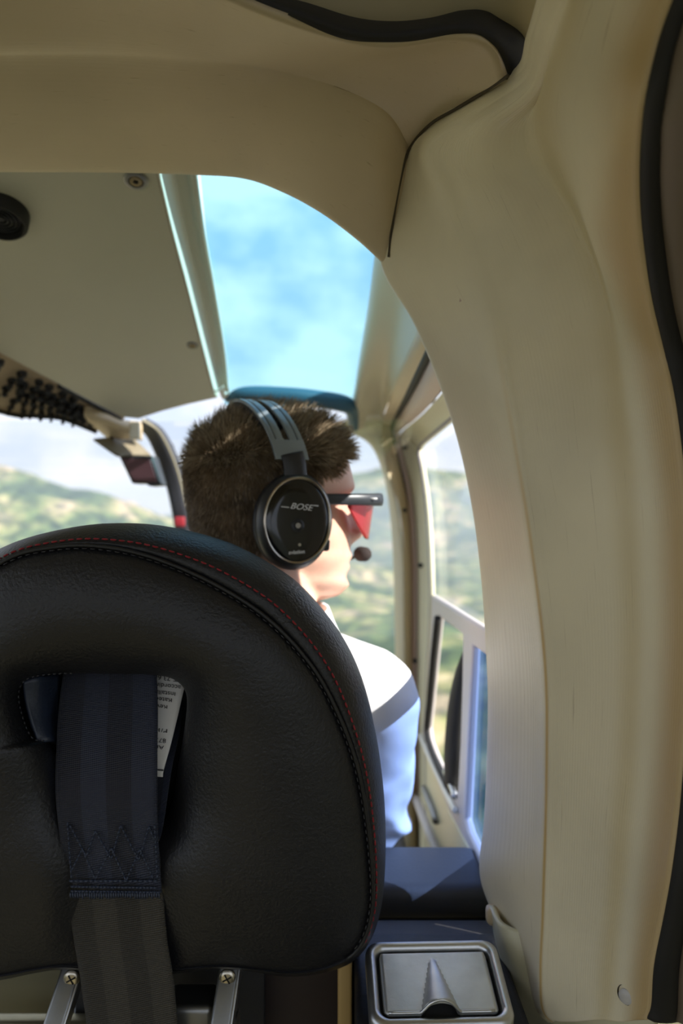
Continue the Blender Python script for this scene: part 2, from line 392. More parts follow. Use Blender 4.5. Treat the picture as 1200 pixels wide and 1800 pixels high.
m_haze = bpy.data.materials.new('valley_haze'); m_haze.use_nodes = True; t = m_haze.node_tree; t.nodes.clear()
v_ = N(t, 'ShaderNodeVolumeScatter'); v_.inputs['Color'].default_value = (.74, .87, 1, 1); v_.inputs['Density'].default_value = .00026; v_.inputs['Anisotropy'].default_value = .2
o_ = N(t, 'ShaderNodeOutputMaterial'); t.links.new(v_.outputs[0], o_.inputs['Volume'])
bm = bmesh.new(); box_bm(bm, (0, 2450, -85), (9000, 4700, 330)); hz = frombm('haze', bm, m_haze, smooth=False)
tag(hz, 'thin blue haze lying over the valley and hills', 'haze', kind='stuff')

# ------------------------------------------------------------------ near trim: header arch, pillar, ceiling
def curve3(pts): return [P(*p) for p in pts]
B = [(-300, 285, .79), (0, 284, .79), (200, 285, .79), (340, 289, .79), (430, 296, .785), (500, 320, .78), (570, 357, .775), (635, 405, .785), (683, 452, .795)]
K = [(-300, 70, .63), (0, 62, .63), (200, 66, .63), (340, 80, .64), (430, 92, .65), (510, 108, .665), (600, 135, .68), (680, 180, .705), (727, 250, .75)]
T = [(-300, -420, .44), (0, -260, .47), (200, -130, .51), (380, -30, .56), (533, 33, .58), (667, 67, .60), (800, 53, .60), (867, 73, .61), (893, 133, .63)]
def mixc(a, b, f): return [tuple(a[i][k]*(1-f)+b[i][k]*f for k in range(3)) for i in range(len(a))]
B0 = [(a, b+3, c+.012) for a, b, c in B]
mid1 = [(a, b, c-.010) for a, b, c in mixc(B, K, .45)]
m1 = curve3(mid1); m1[-1] = P(691, 385, .785)
mid2 = curve3(mixc(B, K, .85)); mid2[-1] = P(710, 288, .762)
kt = curve3(mixc(K, T, .5)); kt[-1] = P(800, 192, .695)
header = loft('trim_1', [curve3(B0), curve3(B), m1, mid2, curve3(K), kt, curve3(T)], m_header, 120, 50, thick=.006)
tag(header, 'curved beige vinyl header arch across the roof above the front seat', 'roof trim', kind='structure')

PL = [  # L, c1, mid, valley, ridge, out
 [(975, -60, .52), (990, -60, .51), (1015, -60, .50), (1040, -60, .49), (1120, -60, .45), (1215, -60, .42)],
 [(940, 60, .58), (952, 60, .57), (970, 60, .56), (1000, 62, .545), (1085, 60, .48), (1172, 60, .44)],
 [(908, 135, .63), (922, 142, .622), (942, 152, .612), (966, 160, .60), (1066, 160, .50), (1147, 165, .45)],
 [(780, 200, .70), (800, 215, .685), (860, 222, .66), (958, 228, .615), (1056, 245, .51), (1136, 250, .455)],
 [(727, 250, .74), (752, 268, .72), (850, 288, .68), (984, 300, .605), (1050, 325, .52), (1134, 335, .457)],
 [(700, 340, .765), (782, 338, .725), (885, 352, .67), (1020, 372, .59), (1054, 400, .53), (1140, 420, .458)],
 [(683, 455, .77), (824, 440, .725), (930, 450, .66), (1056, 470, .575), (1082, 490, .54), (1155, 520, .457)],
 [(740, 560, .765), (868, 560, .72), (970, 570, .65), (1078, 580, .57), (1112, 590, .54), (1178, 620, .455)],
 [(785, 670, .74), (893, 680, .71), (995, 690, .64), (1088, 690, .57), (1135, 700, .53), (1197, 710, .45)],
 [(820, 780, .733), (914, 790, .705), (1010, 800, .63), (1095, 800, .565), (1150, 805, .52), (1210, 810, .447)],
 [(845, 900, .728), (934, 905, .70), (1025, 905, .63), (1105, 905, .56), (1160, 905, .51), (1218, 905, .445)],
 [(860, 1020, .724), (950, 1020, .70), (1035, 1020, .63), (1112, 1020, .56), (1165, 1020, .51), (1222, 1020, .445)],
 [(868, 1130, .724), (963, 1130, .70), (1042, 1130, .63), (1115, 1130, .56), (1166, 1130, .51), (1222, 1130, .445)],
 [(872, 1230, .724), (969, 1230, .70), (1044, 1230, .63), (1112, 1230, .56), (1162, 1230, .51), (1218, 1230, .447)],
 [(870, 1350, .724), (969, 1350, .70), (1040, 1350, .63), (1105, 1350, .565), (1155, 1350, .52), (1210, 1350, .45)],
 [(865, 1450, .724), (967, 1450, .70), (1035, 1450, .635), (1095, 1450, .575), (1145, 1450, .53), (1201, 1450, .455)],
 [(858, 1540, .724), (964, 1545, .70), (1030, 1545, .64), (1088, 1545, .585), (1136, 1545, .54), (1189, 1540, .46)],
 [(885, 1620, .74), (962, 1622, .70), (1025, 1622, .645), (1080, 1622, .595), (1125, 1622, .55), (1174, 1620, .48)],
 [(918, 1700, .73), (959, 1702, .70), (1020, 1702, .65), (1072, 1702, .60), (1115, 1702, .56), (1158, 1700, .50)],
 [(945, 1765, .72), (962, 1768, .70), (1018, 1770, .655), (1068, 1770, .61), (1108, 1770, .57), (1152, 1765, .52)],
 [(968, 1786, .705), (978, 1788, .695), (1020, 1790, .66), (1066, 1790, .615), (1106, 1790, .58), (1146, 1792, .53)]]
LD = [.52, .58, .635, .71, .755, .785, .795, .805, .815, .82, .82, .82, .82, .82, .82, .82, .82, .805, .785, .765, .735]
for i_, row in enumerate(PL):
    f_ = 1.0 if i_ < 3 else max(.5, 1-(i_-2)*.1)
    row[0] = (*row[0][:2], LD[i_])
    for k_ in range(2, 6): row[k_] = (*row[k_][:2], row[1][2]-(row[1][2]-row[k_][2])*f_)
for i_ in range(9):
    PL[i_][3] = (*PL[i_][3][:2], PL[i_][3][2]+(0, 0, .006, .016, .022, .022, .02, .012, .006)[i_]); PL[i_][4] = (*PL[i_][4][:2], PL[i_][4][2]-.010*(1 if i_ < 6 else (9-i_)/4))
cols = [[P(*row[k]) for row in PL] for k in range(6)]
# a slim return lip on the free edge and a firmer turn at the crease
lip = [p+Vector((.003, .014, 0)) for p in cols[0]]
cf = [.6]*7+[.66, .70, .74]+[.80]*11; cg = [.35]*6+[.30, .27, .25]+[.23]*12
c1a = [cols[0][i].lerp(cols[1][i], cf[i]) for i in range(len(PL))]
c1b = [cols[1][i].lerp(cols[2][i], cg[i])+Vector((.0, .0, 0)) for i in range(len(PL))]
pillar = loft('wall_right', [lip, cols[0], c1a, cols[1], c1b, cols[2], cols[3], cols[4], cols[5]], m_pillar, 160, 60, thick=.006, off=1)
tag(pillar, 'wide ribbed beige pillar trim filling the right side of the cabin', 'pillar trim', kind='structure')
# seam between header and pillar
seam = spline([Vector((0, 0, CZ))+(p-Vector((0, 0, CZ)))*q for p, q in zip((curve3(B)[-1], m1[-1], mid2[-1], curve3(K)[-1], P(758, 217, .722), kt[-1], P(850, 162, .665), curve3(T)[-1]), (.988, .988, .988, .984, .974, .974, .98, .988))], 80)
o = tube('trim_2', seam, .0014, m_gap, n=None); tag(o, 'thin dark seam where the header arch meets the pillar trim', 'seam', kind='structure')
# black rubber gap strip
lo = [(-100, -330, .47), (120, -190, .51), (300, -70, .55), (427, -5, .575), (533, 33, .58), (600, 58, .59), (667, 67, .60), (733, 62, .60), (800, 53, .60), (840, 57, .605), (867, 73, .61), (883, 97, .62), (895, 135, .635)]
hi = [(-60, -350, .49), (150, -205, .53), (330, -80, .57), (467, -5, .59), (545, 20, .60), (620, 43, .61), (687, 50, .62), (753, 44, .62), (807, 31, .62), (847, 27, .625), (873, 38, .63), (910, 67, .635), (926, 112, .645)]
mdl = [((a[0]+b[0])/2, (a[1]+b[1])/2, (a[2]+b[2])/2-.004) for a, b in zip(lo, hi)]
o = loft('trim_3', [curve3([(a, b+4, c+.006) for a, b, c in lo]), curve3(lo), curve3(mdl), curve3(hi), curve3([(a+2, b-5, c+.012) for a, b, c in hi])], m_rubber, 80, 14, thick=.003)
tag(o, 'black rubber strip snaking along the roof panel joint at the top', 'rubber seal', kind='structure')
# upper roof panel behind the strip
o = loft('ceiling', [curve3([(-400, -500, .50), (200, -500, .50), (700, -500, .50), (1060, -500, .5)]),
                     curve3([(-200, -250, .55), (300, -220, .56), (700, -200, .57), (1010, -200, .54)]),
                     curve3([(150, -90, .60), (450, -60, .62), (700, -50, .62), (985, -60, .58)]),
                     curve3([(350, 20, .65), (560, 40, .65), (760, 60, .65), (957, 30, .62)]),
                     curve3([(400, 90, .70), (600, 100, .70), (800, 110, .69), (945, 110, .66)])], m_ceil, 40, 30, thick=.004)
tag(o, 'plain beige roof panel above the black rubber strip', 'ceiling panel', kind='structure')
# long crease between ceiling and pillar
o = tube('trim_4', curve3([(982, -80, .515), (962, 0, .55), (943, 55, .577), (926, 105, .615)]), .0014, m_gap, n=20)
tag(o, 'dark joint line between the roof panel and the pillar at the top', 'seam', kind='structure')
# seal and rear door edge on the right
out = [row[5] for row in PL]
wd_ = [22, 20, 22, 26, 27, 26, 24, 22, 20, 18, 16, 16, 16, 16, 18, 20, 22, 28, 34, 38, 40]
s0 = [P(a-5, b, c+.004) for a, b, c in out]; s1 = [P(a+4, b, c-.004) for (a, b, c) in out]
s2 = [P(a+w_*.7, b, c-.004) for (a, b, c), w_ in zip(out, wd_)]; s3 = [P(a+w_, b, c+.012) for (a, b, c), w_ in zip(out, wd_)]
o = loft('trim_5', [s0, s1, s2, s3], m_rubber, 90, 12, thick=.004); tag(o, 'black rubber door seal curving down the far right edge', 'rubber seal', kind='structure')
rd = empty('door_1', P(1230, 900, .56), 'edge of the dark-trimmed rear cabin door at the far right border', 'door', kind='structure')
r0_ = [P(a+w_-3, b, c+.014) for (a, b, c), w_ in zip(out, wd_)]; r1_ = [P(a+w_+26, b, c-.004) for (a, b, c), w_ in zip(out, wd_)]
r2_ = [P(a+w_+55, b, c-.01) for (a, b, c), w_ in zip(out, wd_)]; r3_ = [P(a+w_+260, b, c-.06) for (a, b, c), w_ in zip(out, wd_)]
loft('frame', [r0_, r1_, r2_], m_brown, 90, 10, parent=rd, thick=.01)
loft('panel', [r2_, [p.lerp(q, .5)+Vector((.004, 0, 0)) for p, q in zip(r2_, r3_)], r3_], m_ceil, 60, 10, parent=rd, thick=.01)
# lower return of the pillar trim
o = loft('trim_6', [curve3([(868, 1590, .80), (880, 1660, .79), (905, 1730, .78), (935, 1800, .77), (960, 1880, .76)]),
                    curve3([(890, 1625, .765), (905, 1670, .755), (935, 1740, .745), (968, 1795, .73), (985, 1880, .72)]),
                    curve3([(960, 1640, .745), (970, 1690, .74), (985, 1760, .735), (1010, 1798, .71), (1030, 1880, .68)]),
                    curve3([(1150, 1650, .68), (1152, 1700, .67), (1154, 1760, .66), (1156, 1800, .64), (1160, 1880, .62)])], m_door, 30, 20, thick=.005)
tag(o, 'pale green-beige lower sill trim under the pillar panel', 'sill trim', kind='structure')
# snap plug
pc = P(1101, 1748, .632); nrm = Vector((-.74, -.65, .1)).normalized(); ax = Vector((0, 0, 1)); xx = ax.cross(nrm).normalized(); yy = nrm.cross(xx)
M0 = axes(pc, xx, yy, nrm)
plug = empty('snap_plug', pc, 'round translucent plug in its hole low on the pillar trim', 'plug')
lathe('hole_rim', [(.0058, -.004), (.0072, .0015), (.0077, .001), (.0082, -.003)], m_gap, M0, plug, 28)
lathe('cap', [(.0001, .0030), (.004, .0029), (.0058, .0018), (.0062, -.002)], mat('grey_translucent_plug', (.50, .48, .46), .3), M0 @ Matrix.Translation((.0004, -.0009, .001)), plug, 28)

# ------------------------------------------------------------------ front roof: console panel, skylight, side
def RY(py, lift=0): return (.810-lift)/((900-py)/F+.4156)
def R_(px, py, lift=0): return P(px, py, RY(py, lift))      # point on the sloping roof plane
rn = Vector((0, .4156, 1)).normalized()
pan = [(-260, 200), (262, 200), (276, 290), (302, 400), (330, 505), (358, 615), (376, 690), (384, 700), (330, 712), (285, 724), (245, 737), (215, 734), (170, 712), (100, 675), (0, 622), (-260, 480)]
o = plate('ceiling', [R_(*p) for p in pan], [], m_roof, rn*.05, bv=.004); tag(o, 'sloping beige overhead panel above the front left seat', 'ceiling panel', kind='structure')
# vent, two fasteners
def onroof(px, py, rot=0):
    p = R_(px, py); z = -rn; x = Vector((1, 0, 0)); y = z.cross(x); return axes(p, x, y, z) @ Matrix.Rotation(rot, 4, 'Z')
vent = empty('air_vent', R_(8, 385), 'round black air outlet on the overhead panel at the left edge', 'air vent')
Mv = onroof(4, 372)
lathe('housing', [(.034, -.002), (.034, .016), (.031, .020), (.029, .020), (.027, .011)], m_rubber, Mv, vent, 40)
for i_, rr in enumerate((.023, .018, .013, .008)):
    lathe('ring', [(rr+.0016, .009), (rr+.0016, .013), (rr, .0135), (rr-.0012, .012), (rr-.0012, .008)], m_black, Mv, vent, 36)
lathe('core', [(.0001, .013), (.004, .013), (.005, .010), (.005, .004)], m_black, Mv, vent, 20)
lathe('backing', [(.0001, .008), (.029, .008), (.029, .002)], m_rubber, Mv, vent, 30)
for (px, py, s_, lb) in ((239, 317, 1, 'large round metal fastener near the top of the overhead panel'), (338, 607, .62, 'small dark metal fastener beside the skylight gutter')):
    Mf = onroof(px, py) @ Matrix.Scale(s_, 4)
    fe = empty('quarter_turn_fastener', R_(px, py), lb, 'fastener')
    lathe('washer', [(.009, 0), (.0155, 0), (.0155, .0015), (.0135, .003), (.0095, .0028), (.0085, .001)], m_metald, Mf, fe, 30)
    lathe('stud', [(.0001, .0012), (.003, .0012), (.0034, .003), (.0072, .0028), (.0085, .0008)], mat('brass_stud', (.34, .27, .16), .4, 1), Mf, fe, 24)
    for a in (0, 1):
        M2 = Mf @ Matrix.Rotation(pi/2*a+.4, 4, 'Z'); box('slot', (0, 0, .003), (.0065, .0014, .0008), m_rubber, fe, 0, M2)

sk = empty('window_1', R_(500, 500), 'blue-tinted skylight in the roof above the pilot', 'skylight', kind='structure')
gl = [(330, 180), (342, 289), (365, 470), (392, 640), (398, 688), (500, 690), (615, 702), (626, 700), (645, 600), (660, 500), (671, 430), (700, 180)]
def skp(p, lift): return R_(p[0], p[1], 0)+rn*lift
plate('pane', [R_(*p)+rn*.036 for p in [(300, 150), (342, 285), (362, 470), (388, 640), (392, 740), (500, 742), (640, 742), (655, 600), (675, 500), (690, 430), (720, 150)]], [], m_bluegl, rn*.004, sk, 0)
# left gutter: a rounded bead and a channel
def RL(px, py, dz): return P(px, py, (.810+dz)/((900-py)/F+.4156))
gA = [(262, 230), (276, 290), (302, 400), (330, 505), (358, 615), (377, 688)]
gB = [(290, 230), (303, 290), (326, 400), (351, 505), (374, 615), (387, 688)]
gC = [(313, 230), (325, 290), (343, 400), (366, 505), (387, 615), (396, 688)]
gD = [(324, 230), (335, 290), (352, 400), (373, 505), (392, 615), (400, 688)]
gE = [(333, 230), (343, 290), (358, 400), (377, 505), (395, 615), (402, 688)]
def gl_(g, dz, dx=0): return [RL(a+dx, b, dz) for a, b in g]
m_gut = mat('gloss_cream_gutter', (.80, .79, .72), .3)
loft('gutter_wall', [gl_(gA, -.004, -2), gl_(gA, .001), gl_(gB, .027), gl_(gB, .030, 1)], m_gut, 60, 16, sk, .002)
loft('gutter', [gl_(gB, .027), gl_(gC, .030), gl_(gD, .024), gl_(gE, .026, -2)], m_roof, 60, 18, sk, .002)
tube('glass_edge', gl_(gE, .026, -1), .0024, mat('pale_cyan_edge', (.80, .95, .95), .25), sk, 8, 40)
loft('corner', [[R_(384, 684), R_(387, 694), R_(393, 700), R_(401, 696)], [R_(392, 680)+rn*.004, R_(394, 690)+rn*.003, R_(398, 693)+rn*.003, R_(404, 690)+rn*.004]], mat('gloss_cream_corner', (.8, .8, .72), .3), 10, 8, sk, .004)
# padded dark front edge
tube('front_pad', [R_(398, 702), R_(430, 694), R_(500, 696), R_(560, 702), R_(604, 710), R_(618, 722), R_(622, 752)], [.006, .015, .0165, .0165, .016, .013, .009], mat('dark_teal_vinyl', (.03, .10, .15), .38, bump=.2, bscale=150), sk, 16, 50)
# right roof side
sA = [R_(735, 150)+rn*.012, R_(700, 300)+rn*.012, R_(669, 450)+rn*.012, R_(652, 570)+rn*.012, R_(636, 660)+rn*.012, R_(627, 715)+rn*.012, R_(622, 735)+rn*.01, P(617, 748, 1.56)]
sA1 = [p-rn*.012+Vector((.001, 0, 0)) for p in sA]
sA = [p+rn*.026 for p in sA[:-1]]+[sA[-1]]
sB = [P(860, 330, .80), P(800, 462, .86), P(756, 560, .97), P(722, 628, 1.12), P(694, 685, 1.36), P(676, 724, 1.62), P(672, 738, 1.70), P(668, 752, 1.74)]
sM = [a.lerp(b, .5)+Vector((.012, 0, .012)) for a, b in zip(sA1, sB)]
o = loft('ceiling', [sA, sA1, sM, sB], m_side, 60, 24, thick=.004); tag(o, 'smooth beige roof side between the skylight and the right door', 'ceiling panel', kind='structure')
# windscreen pillar
pA = [P(600, 744, 1.60), P(620, 757, 1.68), P(645, 770, 1.72), P(663, 793, 1.74), P(679, 838, 1.76), P(689, 900, 1.78), P(695, 980, 1.78), P(698, 1100, 1.78), P(699, 1220, 1.78), P(700, 1500, 1.78)]
pB = [P(622, 726, 1.56), P(640, 732, 1.62), P(668, 742, 1.68), P(669, 765, 1.72), P(681, 820, 1.73), P(699, 890, 1.74), P(710, 980, 1.74), P(712, 1100, 1.74), P(714, 1220, 1.74), P(722, 1500, 1.74)]
pM = [a.lerp(b, .55)+Vector((0, -.008, 0)) for a, b in zip(pA, pB)]
o = loft('wall_front', [[p+Vector((0, .03, 0)) for p in pA], pA, pM, pB], m_side, 60, 20, thick=.004); tag(o, 'slim beige windscreen pillar right of the pilot face', 'windscreen pillar', kind='structure')
# jamb strip
jA = [P(793, 462, .84), P(742, 578, .97), P(700, 668, 1.28), P(672, 736, 1.69), P(666, 756, 1.73), P(680, 826, 1.74), P(700, 890, 1.745), P(710, 980, 1.745), P(711, 1100, 1.745), P(713, 1250, 1.745), P(722, 1500, 1.745)]
jB = [P(812, 492, .84), P(760, 604, .965), P(716, 694, 1.34), P(691, 740, 1.72), P(687, 760, 1.77), P(703, 832, 1.78), P(715, 893, 1.78), P(722, 980, 1.78), P(723, 1100, 1.78), P(726, 1250, 1.78), P(736, 1500, 1.78)]
jM = [a.lerp(b, .5)+Vector((-.002, -.008, 0)) for a, b in zip(jA, jB)]
o = loft('trim_7', [jA, jM, jB], m_jamb, 80, 12, thick=.004); tag(o, 'tan door jamb strip running along the roof and down beside the windscreen', 'door jamb', kind='structure')
sealp = [p+Vector((.001, -.001, -.002)) for p in jB]
o = tube('trim_8', sealp, [.0065, .0065, .0065, .0055, .005, .005, .0035, .0025, .002, .002, .002], m_rubber, n=80, seg=10); tag(o, 'black door seal line following the front door opening', 'rubber seal', kind='structure')

# ------------------------------------------------------------------ front right door
DX = .17
def D(px, py, x=DX): return P(px, py, F*x/(px-600))
door = empty('door_2', (DX, 1.3, CZ-.3), 'cream front cabin door with large and small windows', 'door', kind='structure')
dS = [P(808, 522, .74), P(767, 620, .965), P(722, 703, 1.36), P(696, 744, 1.74), P(692, 764, 1.79), P(707, 832, 1.80), P(717, 893, 1.80), P(723, 980, 1.80), P(724, 1080, 1.80), P(726, 1250, 1.8), P(736, 1500, 1.8)]
dL = [P(897, 510, .74), P(792, 664, .985), P(740, 726, 1.38), P(704, 757, 1.74), P(702, 772, 1.78), P(716, 832, 1.78), P(727, 893, 1.77), P(733, 980, 1.76), P(733, 1080, 1.76), P(733, 1250, 1.76), P(742, 1500, 1.76)]
dG = [P(922, 626, .74), P(830, 702, 1.035), P(778, 748, 1.34), P(742, 780, 1.68), P(737, 797, 1.72), P(743, 830, 1.67), P(751, 893, 1.58), P(756, 980, 1.53), P(757, 1080, 1.52), P(750, 1250, 1.6), P(752, 1500, 1.6)]
dM = [a.lerp(b, .12) for a, b in zip(dL, dG)]
loft('lip', [dS, [a.lerp(b, .5)+Vector((-.004, -.003, -.003)) for a, b in zip(dS, dL)], dL], m_doorlip, 80, 12, door, .004)
loft('frame', [[p+Vector((.004, .002, 0)) for p in dL], [a.lerp(b, .5)+Vector((.006, 0, 0)) for a, b in zip(dL, dG)], dG, [p+Vector((.004, .003, -.001)) for p in dG]], m_door, 80, 18, door, .004)
tube('gasket', [p+Vector((-.001, -.001, 0)) for p in dG], .0042, mat('grey_gasket', (.30, .28, .31), .6), door, 8, 90)
tube('lip_groove', dL, .0016, m_brown, door, 6, 90)
# lower structure in the door plane x = DX (y, z)
def dp(px, py): return D(px, py)
outer = [dp(757, 1045), dp(790, 1066), dp(830, 1092), dp(886, 1127), dp(886, 1560), dp(880, 1560), dp(845, 1530), dp(790, 1430), dp(752, 1340), dp(742, 1290)]
h1 = [dp(769, 1083), dp(790, 1098), dp(813, 1116), dp(812, 1200), dp(809, 1300), dp(804, 1390), dp(799, 1402), dp(770, 1344), dp(752, 1300), dp(750, 1280)]
h2 = [dp(829, 1134), dp(850, 1150), dp(873, 1166), dp(873, 1508), dp(862, 1502), dp(840, 1502), dp(822, 1462), dp(816, 1440), dp(822, 1300)]
plate('window_surround', outer, [h1, h2], m_doorgrey, (.012, 0, 0), door, .004)
# lower inner panel rails
low = [dp(742, 1290), dp(790, 1430), dp(845, 1530), dp(880, 1560), dp(880, 1900), dp(735, 1900), dp(725, 1500), dp(728, 1360)]
plate('lower_panel', low, [], m_door, (.02, 0, 0), door, .004)
tube('lower_rail', [dp(741, 1292)+Vector((-.004, 0, 0)), dp(768, 1352)+Vector((-.004, 0, 0)), dp(800, 1416)+Vector((-.004, 0, 0)), dp(806, 1424)+Vector((-.004, 0, 0))], .005, mat('bright_rail', (.85, .84, .76), .3), door, 10, 20)
tube('inner_rail', [dp(722, 1365)+Vector((-.006, 0, 0)), dp(750, 1440)+Vector((-.006, 0, 0)), dp(790, 1540)+Vector((-.006, 0, 0))], .009, m_doorgrey, door, 10, 14)
# door pull
tube('door_pull', [P(744, 1385, 1.6), P(752, 1405, 1.52), P(760, 1425, 1.45), P(766, 1444, 1.40)], [.006, .008, .008, .006], m_metald, door, 10, 14)
# black rubber in the sliding window and its tracks
tube('slide_seal', [p+Vector((-.002, 0, 0)) for p in (dp(771, 1086), dp(764, 1150), dp(757, 1230), dp(752, 1285), dp(760, 1318), dp(776, 1354), dp(789, 1380))], .0062, m_rubber, door, 8, 40)
tube('slide_seal', [p+Vector((.002, 0, 0)) for p in (dp(812, 1150), dp(804, 1200), dp(798, 1260), dp(795, 1320), dp(792, 1380))], [.002, .008, .013, .015, .012], m_rubber, door, 8, 24, 2.4)
tube('slide_rail', [p+Vector((-.003, 0, 0)) for p in (dp(786, 1356), dp(795, 1378), dp(803, 1400))], .005, m_metal, door, 8, 10)
# upper and lower panes
plate('pane', [dp(a, b)+Vector((.012, 0, 0)) for a, b in ((744, 778), (790, 735), (885, 650), (885, 1135), (872, 1125), (800, 1078), (757, 1050), (756, 980), (751, 893), (740, 810))], [], m_glass, (.004, 0, 0), door, 0)
plate('reflection_tint_pane', [dp(a, b)+Vector((.010, 0, 0)) for a, b in ((824, 1124), (890, 1165), (890, 1560), (850, 1530), (812, 1478), (808, 1436))], [], m_blue2, (.003, 0, 0), door, 0)
# catch at the top of the frame
ct = P(760, 712, 1.42)
tube('catch_wire', [P(748, 700, 1.5), P(756, 704, 1.47), P(766, 706, 1.40), P(776, 705, 1.34), P(782, 716, 1.30), P(786, 730, 1.28)], [.0012, .0012, .0014, .0022, .004, .0035], m_metald, door, 8, 20)
lathe('catch', [(.0001, .004), (.006, .003), (.007, 0), (.007, -.004)], m_rubber, axes(P(763, 709, 1.40), (0, 1, 0), (0, 0, 1), (-1, 0, 0)), door, 16)
for a, b, c in ((712, 787, 1.77), (711, 897, 1.74), (739, 994, 1.66), (729, 1162, 1.74)):
    lathe('screw', [(.0001, .004), (.0042, .0035), (.0052, 0), (.0052, -.004)], m_rubber, axes(P(a, b, c-.01), (1, 0, 0), (0, 0, 1), (0, -1, 0)), door, 14)

# ------------------------------------------------------------------ windscreen
ws = empty('window_2', (-.5, 1.95, CZ), 'wide clear windscreen ahead of the pilot', 'windscreen', kind='structure')
rows = []
for z, y in ((.185, 1.66), (.14, 1.80), (.08, 1.93), (-.06, 2.02), (-.22, 2.08), (-.45, 2.10)):
    rows.append([Vector((x, y-.22*((x+.5)/.75)**2, CZ+z)) for x in (-1.5, -1.2, -.9, -.6, -.3, -.05, .14)])
loft('pane', rows, m_glass, 40, 24, ws, .003)
post = [(246, 742, 1.60), (272, 762, 1.68), (294, 805, 1.74), (309, 850, 1.78), (319, 895, 1.80), (326, 940, 1.82), (332, 1000, 1.83), (338, 1100, 1.84)]
pw = [10, 13, 15, 15, 15, 15, 15, 15]
pl = [P(a-w_, b+4, c) for (a, b, c), w_ in zip(post, pw)]; pr = [P(a+w_*.55, b-3, c) for (a, b, c), w_ in zip(post, pw)]; pf = [P(a+w_, b-6, c+.04) for (a, b, c), w_ in zip(post, pw)]
loft('center_post', [[p+Vector((0, .04, 0)) for p in pl], pl, [a.lerp(b, .5)+Vector((0, -.006, 0)) for a, b in zip(pl, pr)], pr, pf], mat('dark_grey_post', (.04, .042, .05), .5), 50, 18, ws, .003)
tube('post_edge', [p+Vector((0, -.003, 0)) for p in pr[:5]], .003, mat('khaki_edge', (.35, .31, .2), .5), ws, 8, 24)
red = empty('red_handle', P(316, 918, 1.78), 'small red tag on the lower windscreen post', 'tag')
box('grip', P(316, 917, 1.775), (.022, .012, .022), mat('red_plastic', (.35, .02, .03), .5), red, .003)
# overhead bracket, compass
br = empty('overhead_bracket', P(200, 755, 1.6), 'beige bracket joining the overhead switch panel to the windscreen post', 'bracket')
bq = [P(172, 716, 1.50), P(214, 736, 1.54), P(248, 741, 1.56), P(250, 768, 1.58), P(246, 792, 1.60), P(200, 792, 1.60), P(170, 770, 1.57), P(165, 742, 1.54)]
loft('housing', [[P(150, 712, 1.50), P(185, 724, 1.52), P(215, 737, 1.54), P(248, 741, 1.56)], [P(150, 735, 1.50), P(190, 745, 1.50), P(222, 752, 1.52), P(250, 752, 1.56)], [P(185, 768, 1.56), P(205, 772, 1.55), P(228, 772, 1.56), P(250, 775, 1.58)]], m_jamb, 20, 14, br, .02)
box('bright_clip', P(237, 757, 1.535), (.020, .012, .034), mat('white_clip', (.9, .86, .74), .3), br, .003)
loft('visor_shelf', [[P(165, 771, 1.50), P(200, 768, 1.56), P(235, 770, 1.60)], [P(195, 792, 1.50), P(225, 790, 1.55), P(258, 792, 1.60)], [P(208, 800, 1.50), P(240, 799, 1.56), P(268, 803, 1.62)]], mat('khaki_shelf', (.20, .17, .11), .6), 16, 10, br, .004)
cp = empty('compass', P(245, 825, 1.6), 'small dark red-faced instrument hanging under the overhead bracket', 'compass')
plate('case', [P(a, b, 1.55) for a, b in ((208, 800), (268, 801), (284, 853), (262, 855), (256, 850), (232, 850))], [], m_black, (0, .05, 0), cp, .003)
plate('face', [P(a, b, 1.545) for a, b in ((214, 806), (264, 807), (276, 848), (235, 846))], [], mat('dark_red_face', (.09, .025, .028), .35), (0, .004, 0), cp, .001)
ant = tube('air_temperature_probe', [P(268, 785, 1.7), P(285, 790, 1.75), P(300, 789, 1.78), P(303, 783, 1.79)], [.0018, .0018, .0025, .004], m_black, None, 8, 16)
tag(ant, 'thin dark probe sticking out from the windscreen post', 'probe')

# overhead switch panel with rows of breakers
sw = empty('switch_panel', P(60, 690, 1.35), 'tan overhead panel crowded with black switches at the left', 'switch panel')
swp = [P(-260, 480, 1.0), P(0, 622, 1.32), P(100, 675, 1.42), P(170, 712, 1.50), P(212, 735, 1.53)]
swd = [P(-260, 640, 1.20), P(0, 722, 1.46), P(60, 730, 1.50), P(110, 735, 1.53), P(170, 758, 1.56)]
swp = [p+Vector((0, .02, 0)) for p in swp]
loft('panel', [[p+Vector((0, 0, .02)) for p in swp], swp, swd], mat('tan_panel', (.50, .38, .24), .6), 40, 12, sw, .006)
random.seed(3)
def swpt(u, v):
    a = cr1(swp, u*4); b = cr1(swd, u*4); return a.lerp(b, v)
for v, n_, r_ in ((.14, 11, .010), (.34, 14, .012), (.52, 15, .011), (.72, 12, .008), (.88, 9, .006)):
    for k in range(n_):
        u = .10+.80*k/n_+random.uniform(-.01, .01)
        if v < .3 and u > .62: continue
        if v > .55 and u > .86: continue
        p = swpt(u, v); nn = Vector((.15, -.75, -.65)).normalized()
        x = nn.cross(Vector((0, 0, 1))).normalized(); y = nn.cross(x)
        rr = r_*random.uniform(.62, .9)
        c_ = m_black if random.random() < 2 else mat('dark_red_switch', (.15, .02, .02), .5)
        lathe('switch', [(rr, -.004), (rr, .006), (rr*.55, .009), (rr*.5, .020), (rr*.7, .022), (rr*.6, .026), (.0002, .027)], c_, axes(p, x, y, nn), sw, 12)
tube('lower_rim', [p+Vector((0, 0, -.002)) for p in swd], .004, m_black, sw, 8, 40)
tube('rim', [p+Vector((0, -.012, -.003)) for p in swp[2:]], .0045, m_black, sw, 8, 30)

